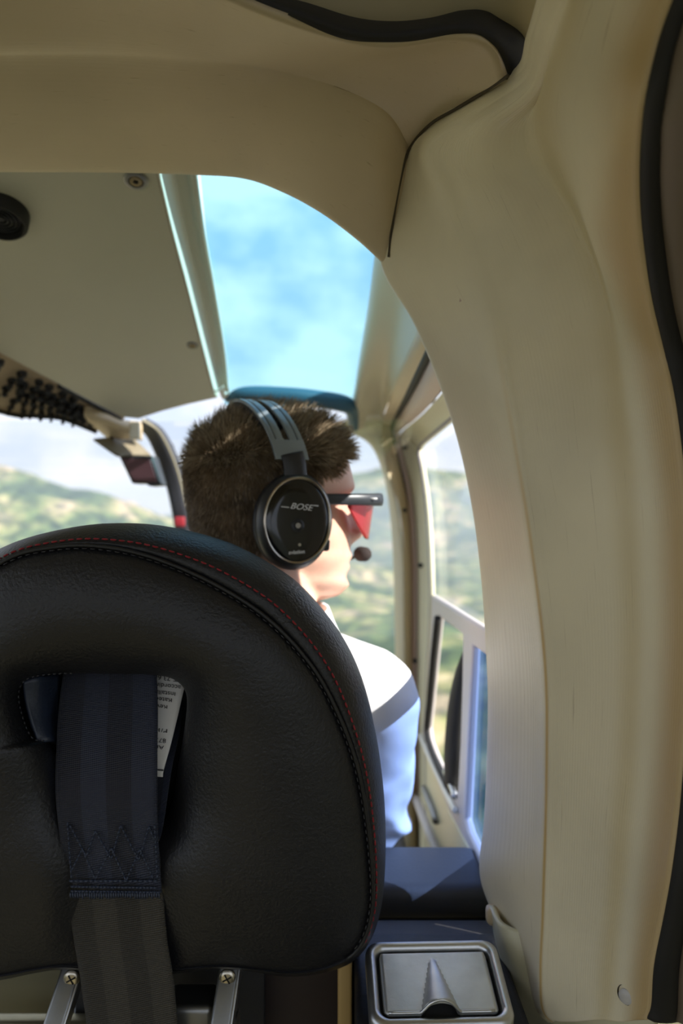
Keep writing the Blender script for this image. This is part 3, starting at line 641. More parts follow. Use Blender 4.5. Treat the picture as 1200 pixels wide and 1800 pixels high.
# ------------------------------------------------------------------ seat back
CX, CY = 190, 1275
sil = [(215, 919), (300, 926), (405, 954), (496, 1003), (545, 1045), (600, 1115), (636, 1190), (660, 1285), (673, 1375), (678, 1460), (676, 1545), (668, 1605), (648, 1658), (615, 1694), (560, 1712), (500, 1717), (430, 1707), (373, 1704), (303, 1712), (210, 1714), (111, 1705), (58, 1711), (0, 1723), (-70, 1727), (-140, 1722), (-190, 1700), (-225, 1655), (-243, 1590), (-248, 1460), (-240, 1375), (-225, 1285), (-205, 1190), (-170, 1115), (-115, 1045), (-66, 1003), (25, 953), (130, 926)]
pip = [(165, 960), (260, 978), (370, 1024), (470, 1088), (548, 1172), (596, 1260), (628, 1350), (646, 1450), (655, 1550), (652, 1610), (636, 1658), (606, 1688), (556, 1706), (500, 1711), (430, 1702), (373, 1699), (303, 1706), (210, 1708), (111, 1699), (58, 1705), (0, 1716), (-70, 1720), (-130, 1714), (-180, 1690), (-210, 1645), (-222, 1590), (-222, 1460), (-210, 1365), (-190, 1280), (-160, 1200), (-110, 1110), (-50, 1030), (20, 980), (90, 963)]
hole = [(190, 1186), (270, 1188), (308, 1198), (326, 1226), (320, 1290), (310, 1345), (300, 1410), (285, 1440), (240, 1445), (190, 1440), (140, 1410), (108, 1340), (88, 1304), (62, 1298), (46, 1268), (36, 1225), (44, 1200), (66, 1190), (110, 1186)]
NA = 240
def star(poly):
    pts = poly+poly[:3]; dense = []
    v = [Vector((a, b, 0)) for a, b in poly]; n = len(v); vv = [v[-1]]+v+[v[0], v[1]]
    for i in range(n):
        for k in range(14):
            f = k/14; p0, p1, p2, p3 = vv[i], vv[i+1], vv[i+2], vv[(i+3) % len(vv)] if i+3 < len(vv) else v[1]
            dense.append(.5*((2*p1)+(p2-p0)*f+(2*p0-5*p1+4*p2-p3)*f*f+(3*p1-p0-3*p2+p3)*f**3))
    out = []
    ang = [atan2(p.y-CY, p.x-CX) for p in dense]; nd = len(dense)
    for k in range(NA):
        th = -pi+2*pi*(k+.5)/NA; best = None
        for i in range(nd):
            a, b = ang[i], ang[(i+1) % nd]
            d = b-a
            if d > pi: d -= 2*pi
            if d < -pi: d += 2*pi
            e = th-a
            if e > pi: e -= 2*pi
            if e < -pi: e += 2*pi
            if d != 0 and 0 <= e/d <= 1:
                p = dense[i].lerp(dense[(i+1) % nd], e/d); r_ = (p-Vector((CX, CY, 0))).length
                if best is None or r_ > best: best = r_
        out.append(best)
    return out
rs, rp_, rh = star(sil), star(pip), star(hole)
def base(py): return .655+(py-920)/800*.045
def groove(px, py):
    g = 0
    if py > 1250:
        u = abs(px-(200+(py-1250)*.045))/105
        g = .020*exp(-u**4)*min(1, (py-1250)/160)
    return g
def ring(rad, dy, sx=1.0):
    out_ = []
    for k in range(NA):
        th = -pi+2*pi*(k+.5)/NA; px = CX+rad[k]*cos(th)*sx; py = CY+rad[k]*sin(th)*sx
        out_.append((px, py, base(py)+(dy(px, py) if callable(dy) else dy)))
    return out_
def rmix(a, b, f): return [x*(1-f)+y*f for x, y in zip(a, b)]
stitch = [max(p+3, p+(s_-p)*.30) for p, s_ in zip(rp_, rs)]
rings = [ring(rs, .105, .93), ring(rs, .098, .985), ring(rs, .070), ring(rmix(rs, rp_, .0), .050), ring(rmix(rs, rp_, .22), .026), ring(rmix(rs, rp_, .48), .013), ring(rmix(rs, rp_, .72), .006), ring(rmix(rs, rp_, .88), .004), ring(rmix(rs, rp_, .95), .006), ring(rp_, .010),
         ring(rmix(rp_, rh, .025), lambda x, y: .003+groove(x, y)*.4), ring(rmix(rp_, rh, .07), lambda x, y: -.002+groove(x, y)*.8)]
for f, d in ((.15, -.008), (.28, -.014), (.42, -.018), (.56, -.020), (.70, -.017), (.82, -.009), (.90, .001), (.96, .014), (1.0, .028), (.985, .045), (.95, .075)):
    rings.append(ring(rmix(rp_, rh, f), (lambda x, y, d=d: d+groove(x, y))))
seat = empty('pilot_seat', (-.19, .75, .1), 'black leather pilot seat back with red stitching in the foreground', 'seat')
g = [[P(*p) for p in r_] for r_ in rings]
sb = grid_mesh('backrest', g, m_leather, seat, closed_u=True)
ss = sb.modifiers.new('s', 'SUBSURF'); ss.levels = 1; ss.render_levels = 1
# wrinkle the leather a little
for v in sb.data.vertices:
    n_ = noise.noise(v.co*16)*.0016+noise.noise(v.co*45)*.0005
    v.co.y += n_
# front shell closing the seat's far side
fr_ = [[P(*p) for p in ring(rs, .105, .93)], [P(*p) for p in ring(rs, .118, .80)], [P(*p) for p in ring(rs, .12, .45)]]
grid_mesh('front_cushion', fr_, m_leather, seat, closed_u=True)
pr_ = [P(*p) for p in ring([a+.5 for a in rp_], .0035)]
bm = bmesh.new(); pp = even(pr_, 300, True); kk = [k for k in range(300) if (CZ-pp[k].z)/pp[k].y*F+900 > 1690]; k0 = kk[len(kk)//2]; pp = [pp[(k0+k) % 300] for k in range(300)]
pp = [p for p in pp if (CZ-p.z)/p.y*F+900 < 1690 and p.x > -1]; tube_bm(bm, pp, .0019, 8, True); frombm('piping', bm, m_pipe, seat)
# red stitches along the seam, small black ones inside
def surf_on(rad, dy): return even([P(*p) for p in ring(rad, dy)], 1200, True)
def stitches(name, line, m, step, ln, rd_, only=None, lift=.0012):
    bm = bmesh.new(); n = len(line); i = 0
    while i+ln < n:
        a, b = line[i], line[i+ln]
        if only is None or only(a):
            mid = (a+b)/2+Vector((0, -lift, 0)); tube_bm(bm, [a+Vector((0, lift*.4, 0)), a.lerp(mid, .4)+Vector((0, -lift*.3, 0)), mid, b.lerp(mid, .4)+Vector((0, -lift*.3, 0)), b+Vector((0, lift*.4, 0))], [rd_*.5, rd_, rd_, rd_, rd_*.5], 6)
        i += step
    return frombm(name, bm, m, seat)
stl = surf_on(rmix(rs, rp_, .66), .0068)
stitches('red_stitching', stl, m_red, 6, 4, .0008, lambda p: (CZ-p.z)/p.y*F+900 < 1655)
stl = surf_on([a-5 for a in rp_], .002)
stitches('black_stitching', stl, m_bthread, 6, 4, .0005, lambda p: (CZ-p.z)/p.y*F+900 < 1665)
hst = surf_on([a+3 for a in rh], lambda x, y: .016)
stitches('slot_stitching', hst, m_bthread, 12, 7, .0006, lambda p: p.x < P(110, 0, .66).x and p.z > CZ-.2)
# leather tongue inside the slot
loft('inner_flap', [[P(40, 1195, .70), P(42, 1230, .70), P(52, 1272, .70), P(66, 1306, .70)], [P(66, 1188, .705), P(70, 1228, .71), P(78, 1268, .712), P(88, 1306, .705)], [P(98, 1184, .73), P(98, 1226, .735), P(98, 1268, .735), P(100, 1310, .73)]], m_leather2, 16, 14, seat, .004)
box('slot_backing', P(190, 1330, .80), (.22, .006, .22), m_dark, seat, .002)

# belt
box('seat_cushion', (-.19, 1.17, CZ-.745), (.48, .55, .09), m_leather, seat, .03)
box('side_bolster', (.075, 1.28, CZ-.62), (.05, .44, .24), m_leather, seat, .02)
belt = empty('shoulder_harness', P(195, 1500, .67), 'navy and olive webbing harness strap hanging down the seat back', 'seat belt')
def strap(name, pts, m, th=.0016, parent=belt):
    rows_ = [spline(c, 90) for c in (curve3([p[0] for p in pts]), curve3([p[1] for p in pts]))]
    L, R2 = rows_; gg = []
    for i in range(90):
        row = []
        for j in range(17):
            f = j/16; p = L[i].lerp(R2[i], f)
            p.y -= .0012*sin(pi*f)+.0004*noise.noise(p*60)
            row.append(p)
        gg.append(row)
    o = grid_mesh(name, gg, m, parent); solid(o, th, 1); return o
strap('upper_webbing', [((112, 1178, .735), (275, 1182, .73)), ((104, 1240, .712), (277, 1250, .708)), ((99, 1320, .695), (276, 1320, .690)), ((98, 1400, .683), (276, 1410, .680)), ((106, 1480, .681), (278, 1480, .680)), ((117, 1560, .685), (284, 1570, .683))], m_web)
strap('lower_webbing', [((112, 1500, .690), (280, 1500, .688)), ((118, 1560, .690), (286, 1565, .688)), ((128, 1640, .693), (293, 1650, .690)), ((141, 1720, .696), (304, 1720, .693)), ((152, 1800, .70), (312, 1800, .697)), ((164, 1880, .70), (320, 1880, .70))], m_web2)
strap('rear_webbing', [((262, 1180, .765), (318, 1190, .765)), ((262, 1260, .74), (318, 1270, .74)), ((258, 1350, .712), (302, 1350, .712)), ((250, 1440, .70), (287, 1450, .70)), ((240, 1480, .70), (276, 1490, .70))], m_web)
# zigzag and bar stitching on the harness
bm = bmesh.new()
def stline(pts, r_=.0008, dash=.004):
    pts = [P(a, b, .6785-.0015*sin(pi*(a-110)/170)) for a, b in pts]
    for a, b in zip(pts, pts[1:]):
        L = (b-a).length; n = max(1, int(L/dash))
        for k in range(n):
            p, q = a.lerp(b, (k+.05)/n), a.lerp(b, (k+.85)/n)
            tube_bm(bm, [p, (p+q)/2+Vector((0, -.0009, 0)), q], r_, 6)
stline([(123, 1450), (152, 1505), (168, 1460), (196, 1510), (212, 1450), (244, 1512), (262, 1452), (272, 1478)])
stline([(126, 1530), (145, 1492), (168, 1545), (196, 1490), (222, 1548), (246, 1492), (270, 1545)])
stline([(119, 1445), (126, 1545)]); stline([(272, 1450), (277, 1545)])
stline([(122, 1548), (278, 1548)], .0011); stline([(125, 1558), (276, 1560)], .001, .003); stline([(125, 1566), (282, 1568)], .001, .003)
for k in range(38):
    x = 124+k*4.2; stline([(x, 1568), (x+1, 1579+random.uniform(-2, 3))], .0009, .01)
frombm('bar_tack_stitching', bm, mat('navy_thread', (.03, .04, .07), .5), belt)
# paper label on the rear webbing
def lerp_lab(py):
    t_ = [(1180, .742), (1230, .727), (1300, .709), (1350, .700)]
    for (a, b), (c, d) in zip(t_, t_[1:]):
        if py <= c: return b+(d-b)*(py-a)/(c-a)
    return .7
lab = empty('sewn_label', P(290, 1280, .72), 'white printed care label showing beside the harness in the seat slot', 'label')
LQ = [((262, 1180, .742), (328, 1188, .742)), ((262, 1230, .727), (318, 1234, .727)), ((262, 1300, .709), (301, 1305, .709)), ((262, 1350, .700), (288, 1352, .700)), ((262, 1364, .699), (286, 1366, .699))]
rows_ = [spline(curve3([p[0] for p in LQ]), 30), spline(curve3([p[1] for p in LQ]), 30)]
gg = [[rows_[0][i].lerp(rows_[1][i], j/6) for j in range(7)] for i in range(30)]
o = grid_mesh('paper', gg, m_paper, lab); solid(o, .0006, 1)
tube('fold', [P(262, 1352, .6985), P(287, 1354, .6985)], .0007, m_ink, lab, 6)
for s_, px, py, sz in (('NT-73 662 in', 322, 1192, .0068), ('according to', 318, 1205, .0068), ('Installation', 309, 1217, .0068), ('Rated Str', 303, 1228, .0068), ('Rewe', 295, 1240, .0068), ('P/N:  :', 295, 1282, .0085), ('8770068', 292, 1299, .0065), ('Aircraft', 288, 1311, .0068)):
    d = lerp_lab(py); p = P(px, py, d-.002); x = Vector((-1, -.0, .12)).normalized(); y = Vector((.0, .31, -1)).normalized(); z = x.cross(y).normalized(); y = z.cross(x)
    text('print', s_, sz, m_ink, axes(p, x, y, z), lab, .0001)

# seat frame hardware
fr = empty('seat_frame', P(250, 1760, .74), 'bare metal seat frame arms below the leather seat back', 'seat frame')
for (a, b) in (((128, 1700, .735), (86, 1830, .70)), ((404, 1698, .735), (384, 1830, .70))):
    p, q = P(*a), P(*b); z = (q-p).normalized(); x = Vector((1, 0, .0)); x = (x-z*x.dot(z)).normalized(); y = z.cross(x)
    M_ = axes((p+q)/2, x, y, z)
    box('arm', (0, 0, 0), (.019, .008, (q-p).length+.02), m_metald, fr, .003, M_)
    box('arm_flange', (.009, -.004, 0), (.003, .014, (q-p).length), m_metal, fr, .001, M_)
for a in ((127, 1718, .727), (400, 1717, .727)):
    Mb = axes(P(*a), (1, 0, 0), (0, 0, 1), (0, -1, 0)) @ Matrix.Rotation(.5, 4, 'Z')
    lathe('bolt', [(.0075, 0), (.0075, .002), (.0062, .0035), (.0035, .004), (.0001, .0042)], mat('steel_bolt', (.6, .55, .45), .3, 1), Mb, fr, 24)
    box('bolt_slot', (0, 0, .0042), (.009, .0012, .0008), m_rubber, fr, 0, Mb); box('bolt_slot', (0, 0, .0042), (.0012, .009, .0008), m_rubber, fr, 0, Mb)
box('reel_cover', P(338, 1795, .74), (.045, .04, .05), m_metald, fr, .006)
box('under_panel', P(300, 1760, .80), (.19, .008, .10), m_dark, fr, .002)
lathe('round_pivot', [(.017, 0), (.017, .006), (.013, .008), (.011, .006), (.0001, .006)], m_metal, axes(P(418, 1812, .73), (0, 1, 0), (0, 0, 1), (-.5, -1, 0)), fr, 26)
box('cross_tube', P(120, 1810, .78), (.16, .02, .025), mat('gold_anodised', (.30, .26, .16), .45, 1), fr, .006)

# lower cabin
def xz(px, py, y): p = P(px, py, y); return p.x, p.z
o = box('floor', (-.42, .4, CZ-.86), (1.5, 3.1, .03), m_olive, None, 0); tag(o, 'dark olive cabin floor showing at the lower left', 'floor', kind='structure')
o = loft('wall_back', [[P(-200, 1690, .86), P(-60, 1690, .86), P(80, 1690, .86), P(125, 1690, .86)], [P(-200, 1740, .84), P(-60, 1745, .84), P(80, 1745, .84), P(125, 1745, .84)], [P(-200, 1880, .83), P(-60, 1880, .83), P(80, 1880, .83), P(125, 1880, .83)]], m_olive, 12, 12, thick=.01)
tag(o, 'olive-brown panel behind the seat base at the lower left', 'panel', kind='structure')
cons = empty('side_box', (.08, .8, CZ-.6), 'black side console between seat and pillar that holds the ashtray', 'console')
box('body', (.088, .735, CZ-.545), (.15, .20, .21), m_dark, cons, .006)
box('rear_step', (.085, .86, CZ-.515), (.19, .07, .12), m_char, cons, .01)
cu = empty('side_cushion', (.06, .93, CZ-.5), 'charcoal padded armrest roll behind the ashtray', 'cushion')
bm = bmesh.new(); box_bm(bm, (.045, .975, CZ-.452), (.26, .12, .042)); o = frombm('top_pad', bm, m_char, cu); bevel(o, .014, 4)
bm = bmesh.new(); box_bm(bm, (.045, .972, CZ-.495), (.25, .105, .055)); o = frombm('lower_pad', bm, mat('navy_black_vinyl', (.018, .018, .022), .6, bump=.3, bscale=200), cu); bevel(o, .014, 4)
box('base', (.045, .985, CZ-.60), (.25, .12, .16), m_dark, cu, .01)
st = box('trim_9', (P(606, 1750, .76).x, .78, CZ-.60), (.014, .02, .34), m_tan, None, .003); tag(st, 'narrow tan vertical strip between seat base and ashtray', 'trim strip', kind='structure')
o = box('wall_front', (-.045, .83, CZ-.58), (.12, .01, .30), mat('dark_brown_panel', (.035, .022, .018), .6), None, .002); tag(o, 'dark brown panel under the right side of the seat back', 'panel', kind='structure')
o = box('trim_10', P(868, 1608, .80), (.016, .016, .018), m_jamb, None, .005); tag(o, 'small tan clip under the free edge of the pillar trim', 'clip', kind='structure')

# rest of the cabin shell, unseen; side windows enlarged to light the pillar
def wall_with_openings(name, x, y0, y1, z0, z1, wins, m, label):
    loops = [[Vector((x, y0, CZ+z0)), Vector((x, y1, CZ+z0)), Vector((x, y1, CZ+z1)), Vector((x, y0, CZ+z1))]]
    for (a, b, c, d) in wins: loops.append([Vector((x, (a+b)/2+q[0], CZ+(c+d)/2+q[1])) for q in rrect(b-a, d-c, .06, 5)])
    return tag(plate(name, loops[0], loops[1:], m, (.03 if x > 0 else -.03, 0, 0), None, .004), label, 'cabin wall', kind='structure')
wall_with_openings('wall_left', -1.15, -1.1, 1.55, -.84, .40, [(-1.0, .36, -.50, .28), (.44, 1.48, -.50, .28)], m_door, 'left side of the cabin with two door windows')
wall_with_openings('wall_right', .30, -1.1, .78, -.84, .40, [(-1.0, .25, -.50, .24)], m_door, 'right rear side of the cabin with a door window')
o = box('wall_back', (-.42, -1.12, CZ-.50), (1.5, .03, .7), m_ceil, None, .004); tag(o, 'unseen rear bulkhead, kept low so light enters from behind', 'cabin wall', kind='structure')  # out of view, lowered to let extra light reach the pillar from behind
o = box('ceiling', (-.42, -.30, CZ+.415), (1.5, 1.62, .03), m_ceil, None, .004); tag(o, 'flat rear cabin roof over the passenger seats', 'cabin roof', kind='structure')
o = box('ceiling', (-.80, .86, CZ+.42), (.70, .75, .03), m_ceil, None, .004); tag(o, 'left half of the front cabin roof', 'cabin roof', kind='structure')
o = box('ceiling', (-.03, .72, CZ+.455), (.78, .42, .02), m_ceil, None, .004); tag(o, 'unseen roof skin added above the header arch to stop sun leaks', 'cabin roof', kind='structure')  # out of view, added to block sun leaking in around the header
# ashtray
A0 = Vector((.0835, .70, CZ-.4145)); ay = Vector((0, .08, .0226)).normalized(); az = Vector((1, 0, 0)).cross(ay)
MA = axes(A0, (1, 0, 0), ay, az) @ Matrix.Rotation(radians(1.5), 4, 'Z')
ash = empty('ashtray', A0, 'satin metal flip-lid ashtray set in the black console', 'ashtray')
W_, H_ = .122, .090
def ar(l, z): return [MA @ Vector((a, b, z)) for a, b in l]
prof = [(0, -.012, .014), (0, 0, .014), (-.001, .003, .013), (-.0045, .0052, .0115), (-.0075, .0042, .010), (-.0095, .0015, .009), (-.010, -.008, .0085)]
bm = bmesh.new(); rg = []
for d, z, r_ in prof: rg.append([bm.verts.new(MA @ Vector((a, b, z))) for a, b in rrect(W_+2*d, H_+2*d, r_, 8)])
n_ = len(rg[0])
for a, b in zip(rg, rg[1:]):
    for k in range(n_): bm.faces.new((a[k], a[(k+1) % n_], b[(k+1) % n_], b[k]))
frombm('frame', bm, m_metal, ash)
box('well', (0, 0, -.008), (W_-.02, H_-.02, .008), m_rubber, ash, 0, MA)
# lid: gridded plate with raised finger scoop flaring towards the front edge
bm = bmesh.new(); LW, LH = W_-.0245, H_-.0245; nx, ny = 72, 48; G = []
for j in range(ny+1):
    rowv = []
    for i in range(nx+1):
        x = (i/nx-.5)*LW; y = (j/ny-.5)*LH
        # round the corners
        rr = .006; dx = max(0, abs(x)-(LW/2-rr)); dy = max(0, abs(y)-(LH/2-rr)); q = sqrt(dx*dx+dy*dy)
        if q > rr: x -= (dx-dx/q*rr)*(1 if x > 0 else -1); y -= (dy-dy/q*rr)*(1 if y > 0 else -1)
        edge = max(0, 1-min(LW/2-abs((i/nx-.5)*LW), LH/2-abs((j/ny-.5)*LH))/.003)
        f = (y+LH/2)/(LH*.86); z = .0032-.003*edge**2
        if f < 1:
            hw = .0022+.0140*(1-f)**1.0; hh = .0135*(1-f)**.75*(1 if f > .03 else 1)
            u = abs(x+.001)/hw
            if u < 1: z += hh*sqrt(max(0, 1-u*u))
            elif u < 1.25: z += -.0006*(1.25-u)*4
        rowv.append(bm.verts.new(MA @ Vector((x, y, z))))
    G.append(rowv)
for j in range(ny):
    for i in range(nx): bm.faces.new((G[j][i], G[j][i+1], G[j+1][i+1], G[j+1][i]))
lid = frombm('lid', bm, m_plate, ash); sharp(lid, 38)
solid(lid, .002, -1)
# lip rail along the front of the lid and the arch rim of the scoop
yl = -LH/2+.0005
arch = [(-LW/2+.004, yl, .004), (-.022, yl, .004), (-.0175, yl, .0042), (-.0145, yl, .0075), (-.009, yl, .0140), (-.001, yl, .0172), (.007, yl, .0140), (.0125, yl, .0075), (.0155, yl, .0042), (.020, yl, .004), (LW/2-.004, yl, .004)]
tube('lip', [MA @ Vector(p) for p in arch], .0014, m_metal, ash, 8, 60)

# ------------------------------------------------------------------ pilot
HY = radians(22); HS = 1.05
HO = Vector((-.083, 1.0, CZ+.012)); Fv = Vector((cos(HY), sin(HY), 0)); Rv = Vector((sin(HY), -cos(HY), 0)); Uv = Vector((0, 0, 1))
def H(f, r_, u):
    if u > .02: u = .02+(u-.02)*.87
    return HO+(Fv*f+Rv*r_+Uv*u)*HS
def lerp_tab(tab, x):
    if x <= tab[0][0]: return tab[0][1]
    for (a, b), (c, d) in zip(tab, tab[1:]):
        if x <= c: t_ = (x-a)/(c-a); t_ = t_*t_*(3-2*t_); return b+(d-b)*t_
    return tab[-1][1]
front = [(-.118, .060), (-.112, .080), (-.100, .089), (-.09, .086), (-.08, .088), (-.06, .090), (-.04, .090), (-.02, .088), (0, .087), (.015, .093), (.03, .093), (.05, .089), (.07, .080), (.09, .063), (.105, .042), (.115, .018), (.119, .002)]
back = [(-.118, -.02), (-.10, -.045), (-.08, -.068), (-.05, -.086), (-.02, -.096), (.02, -.101), (.05, -.099), (.08, -.084), (.10, -.060), (.112, -.035), (.119, -.012)]
wide = [(-.118, .022), (-.11, .036), (-.09, .052), (-.06, .064), (-.03, .070), (0, .073), (.03, .076), (.06, .073), (.085, .060), (.10, .044), (.112, .024), (.119, .004)]
def head_pt(u, th, infl=0):      # th=0 is the face
    fr2, bk, wdt = lerp_tab(front, u), lerp_tab(back, u), lerp_tab(wide, u)
    c = (fr2+bk)/2; a = (fr2-bk)/2
    cc, s_ = cos(th), sin(th); e = .86
    f = c+(a+infl)*math.copysign(abs(cc)**e, cc); r_ = (wdt+infl)*math.copysign(abs(s_)**e, s_)
    if cc > 0:
        # nose, lips, chin, eye sockets, cheek
        def gs(x, m_, s__): return exp(-((x-m_)/s__)**2)
        nose = .027*gs(u, -.036, .013)*gs(r_, 0, .013)+.013*gs(u, -.016, .016)*gs(r_, 0, .009)+.006*gs(u, -.042, .009)*(gs(r_, .012, .007)+gs(r_, -.012, .007))
        lips = .009*gs(u, -.066, .006)*gs(r_, 0, .020)+.008*gs(u, -.079, .006)*gs(r_, 0, .018)-.003*gs(u, -.0725, .003)*gs(r_, 0, .022)
        chin = .005*gs(u, -.103, .010)*gs(r_, 0, .020)
        eye = -.013*gs(u, 0, .011)*(gs(r_, .032, .016)+gs(r_, -.032, .016))
        brow = .004*gs(u, .018, .008)*(gs(r_, .028, .022)+gs(r_, -.028, .022))
        f += nose+lips+chin+eye+brow
    return f, r_
bm = bmesh.new(); hr = []
NU, NT = 110, 96
for i in range(NU+1):
    u = -.118+.237*i/NU; hr.append([bm.verts.new(H(*head_pt(u, 2*pi*k/NT), u)) for k in range(NT)])
for i in range(NU):
    for k in range(NT): bm.faces.new((hr[i][k], hr[i][(k+1) % NT], hr[i+1][(k+1) % NT], hr[i+1][k]))
bm.faces.new(hr[0][::-1]); bm.faces.new(hr[-1])
def cap_bm(bm, a, b, ra, rb, seg=24, flat=1.0, upv=None):   # tapered capsule
    a, b = Vector(a), Vector(b); d = (b-a); L = d.length; d.normalize(); pts = []; rad = []
    for k in range(7): t_ = pi/2*(1-k/6); pts.append(a-d*ra*sin(t_)); rad.append(max(.0005, ra*cos(t_)))
    for k in range(1, 7): t_ = pi/2*k/6; pts.append(b+d*rb*sin(t_)); rad.append(max(.0005, rb*cos(t_)))
    tube_bm(bm, pts, rad, seg, True, flat, upv)
Z = lambda x, y, z: Vector((x, y, CZ+z))
NECK = Z(-.085, .975, -.165)
cap_bm(bm, H(-.022, 0, -.04), NECK, .060, .064)
cap_bm(bm, Z(-.10, 1.0, -.22), Z(-.13, 1.03, -.52), .115, .12)      # trunk under the shirt
cap_bm(bm, Z(-.04, .99, -.21), Z(.035, 1.0, -.235), .045, .045)
cap_bm(bm, Z(-.15, .99, -.21), Z(-.235, 1.0, -.245), .045, .045)
EL_R, EL_L = Z(.050, 1.135, -.43), Z(-.32, 1.12, -.46)
WR_R, WR_L = Z(.0, 1.36, -.50), Z(-.30, 1.36, -.52)
cap_bm(bm, Z(.035, 1.0, -.24), EL_R, .042, .036); cap_bm(bm, EL_R, WR_R, .036, .026)
cap_bm(bm, Z(-.235, 1.0, -.25), EL_L, .042, .036); cap_bm(bm, EL_L, WR_L, .036, .026)
# hands curled around grips
def hand(bm, wr, d, side):
    d = d.normalized(); up = Vector((0, 0, 1)); sd_ = d.cross(up).normalized()*side
    palm = wr+d*.045; cap_bm(bm, wr, palm+d*.03, .022, .030, 20, .55, up)
    cap_bm(bm, wr+d*.02+up*.014, palm+d*.035+up*.022, .013, .012, 14); cap_bm(bm, wr+d*.02-up*.014, palm+d*.03-up*.026, .013, .011, 14)
    for k, L in enumerate((.036, .042, .040, .031)):
        b0 = palm+d*.033+up*(.026-.018*k); p1 = b0+d*L*.75; p2 = p1+(d*.35-sd_*.9)*L*.62; p3 = p2+(-d*.75-sd_*.35)*L*.5
        cap_bm(bm, b0, p1, .0092, .0085, 12); cap_bm(bm, p1, p2, .0085, .008, 12); cap_bm(bm, p2, p3, .008, .007, 12)
    t0 = wr+d*.03+up*.02; t1 = t0+(d*.5+up*.5-sd_*.55)*.04; t2 = t1+(d*.7-sd_*.6)*.03
    cap_bm(bm, t0, t1, .0125, .0105, 12); cap_bm(bm, t1, t2, .0105, .008, 12)
hand(bm, WR_R, WR_R-EL_R, 1); hand(bm, WR_L, WR_L-EL_L, -1)
# ears under the cups
for sgn in (1, -1):
    cap_bm(bm, H(-.010, sgn*.074, .012), H(-.006, sgn*.075, -.030), .012, .009, 16, .5)
# hips, thighs, shins, feet
cap_bm(bm, Z(-.17, 1.05, -.58), Z(-.09, 1.05, -.58), .105, .105)
for x in (-.20, -.06):
    kx = x*1.15; cap_bm(bm, Z(x, 1.08, -.60), Z(kx, 1.46, -.55), .080, .058); cap_bm(bm, Z(kx, 1.46, -.55), Z(kx, 1.62, -.77), .056, .042)
    cap_bm(bm, Z(kx, 1.62, -.79), Z(kx, 1.78, -.81), .038, .032)
body = frombm('person', bm, m_skin)
rm = body.modifiers.new('r', 'REMESH'); rm.mode = 'VOXEL'; rm.voxel_size = .0032
sm = body.modifiers.new('s', 'SMOOTH'); sm.factor = .5; sm.iterations = 5
bake(body)
tag(body, 'pilot in white shirt sitting ahead, head turned right, wearing aviation headset and sunglasses', 'person')
# shirt
bm = bmesh.new()
cap_bm(bm, Z(-.10, 1.0, -.26), Z(-.13, 1.04, -.50), .135, .140, 32)
cap_bm(bm, Z(-.085, .982, -.19), Z(.030, 1.0, -.222), .064, .056, 32)
cap_bm(bm, Z(-.11, .982, -.19), Z(-.235, 1.0, -.235), .064, .058, 32)
cap_bm(bm, Z(.040, 1.0, -.235), Z(.045, 1.07, -.33), .058, .054, 32); cap_bm(bm, Z(.045, 1.07, -.33), EL_R, .056, .052, 32); cap_bm(bm, EL_R, EL_R.lerp(WR_R, .40), .052, .046, 32)
cap_bm(bm, Z(-.235, 1.0, -.24), EL_L, .058, .048, 32); cap_bm(bm, EL_L, EL_L.lerp(WR_L, .40), .048, .043, 32)
shirt = frombm('shirt', bm, m_shirt)
rm = shirt.modifiers.new('r', 'REMESH'); rm.mode = 'VOXEL'; rm.voxel_size = .005
sm = shirt.modifiers.new('s', 'SMOOTH'); sm.factor = .5; sm.iterations = 6
bake(shirt)
shirt.data.update()
nrmls = [v.normal.copy() for v in shirt.data.vertices]
for v, nn in zip(shirt.data.vertices, nrmls):
    p = v.co; q = Vector((p.x*9+p.z*5, p.y*7, p.z*13-p.x*4))
    n_ = noise.noise(q)*.006+noise.noise(q*2.3)*.003
    # deep folds at the inside of the elbow
    d = (p-EL_R).length; n_ += -.011*exp(-(d/.10)**2)*abs(sin((p.z*34+p.x*30+noise.noise(p*14)*1.5)))
    v.co = p+nn*n_
shirt.parent = body
for a, b in ((EL_R, WR_R), (EL_L, WR_L)):
    p = a.lerp(b, .42); q = a.lerp(b, .56); tube('rolled_cuff', [p, p.lerp(q, .5), q], [.047, .049, .046], m_shirt, body, 24)
# collar
bm = bmesh.new(); rr = []
for z, r_, o_ in ((0, .071, 0), (.018, .068, 0), (.034, .066, 0), (.036, .070, 0), (.020, .076, 0), (.002, .084, 0)):
    rr.append([bm.verts.new(Vector((NECK.x+cos(a)*r_, NECK.y+sin(a)*r_*.95, NECK.z+.012+z+.006*sin(a)))) for a in [2*pi*k/40 for k in range(40)]])
for a, b in zip(rr, rr[1:]):
    for k in range(40): bm.faces.new((a[k], a[(k+1) % 40], b[(k+1) % 40], b[k]))
frombm('collar', bm, m_shirt, body)
# trousers
bm = bmesh.new(); cap_bm(bm, Z(-.17, 1.05, -.58), Z(-.09, 1.05, -.58), .118, .118)
for x in (-.20, -.06):
    kx = x*1.15; cap_bm(bm, Z(x, 1.08, -.60), Z(kx, 1.46, -.55), .090, .068); cap_bm(bm, Z(kx, 1.46, -.55), Z(kx, 1.61, -.75), .068, .054)
tr = frombm('trousers', bm, m_trouser); rm = tr.modifiers.new('r', 'REMESH'); rm.mode = 'VOXEL'; rm.voxel_size = .008
sm = tr.modifiers.new('s', 'SMOOTH'); sm.factor = .5; sm.iterations = 6; bake(tr); tr.parent = body

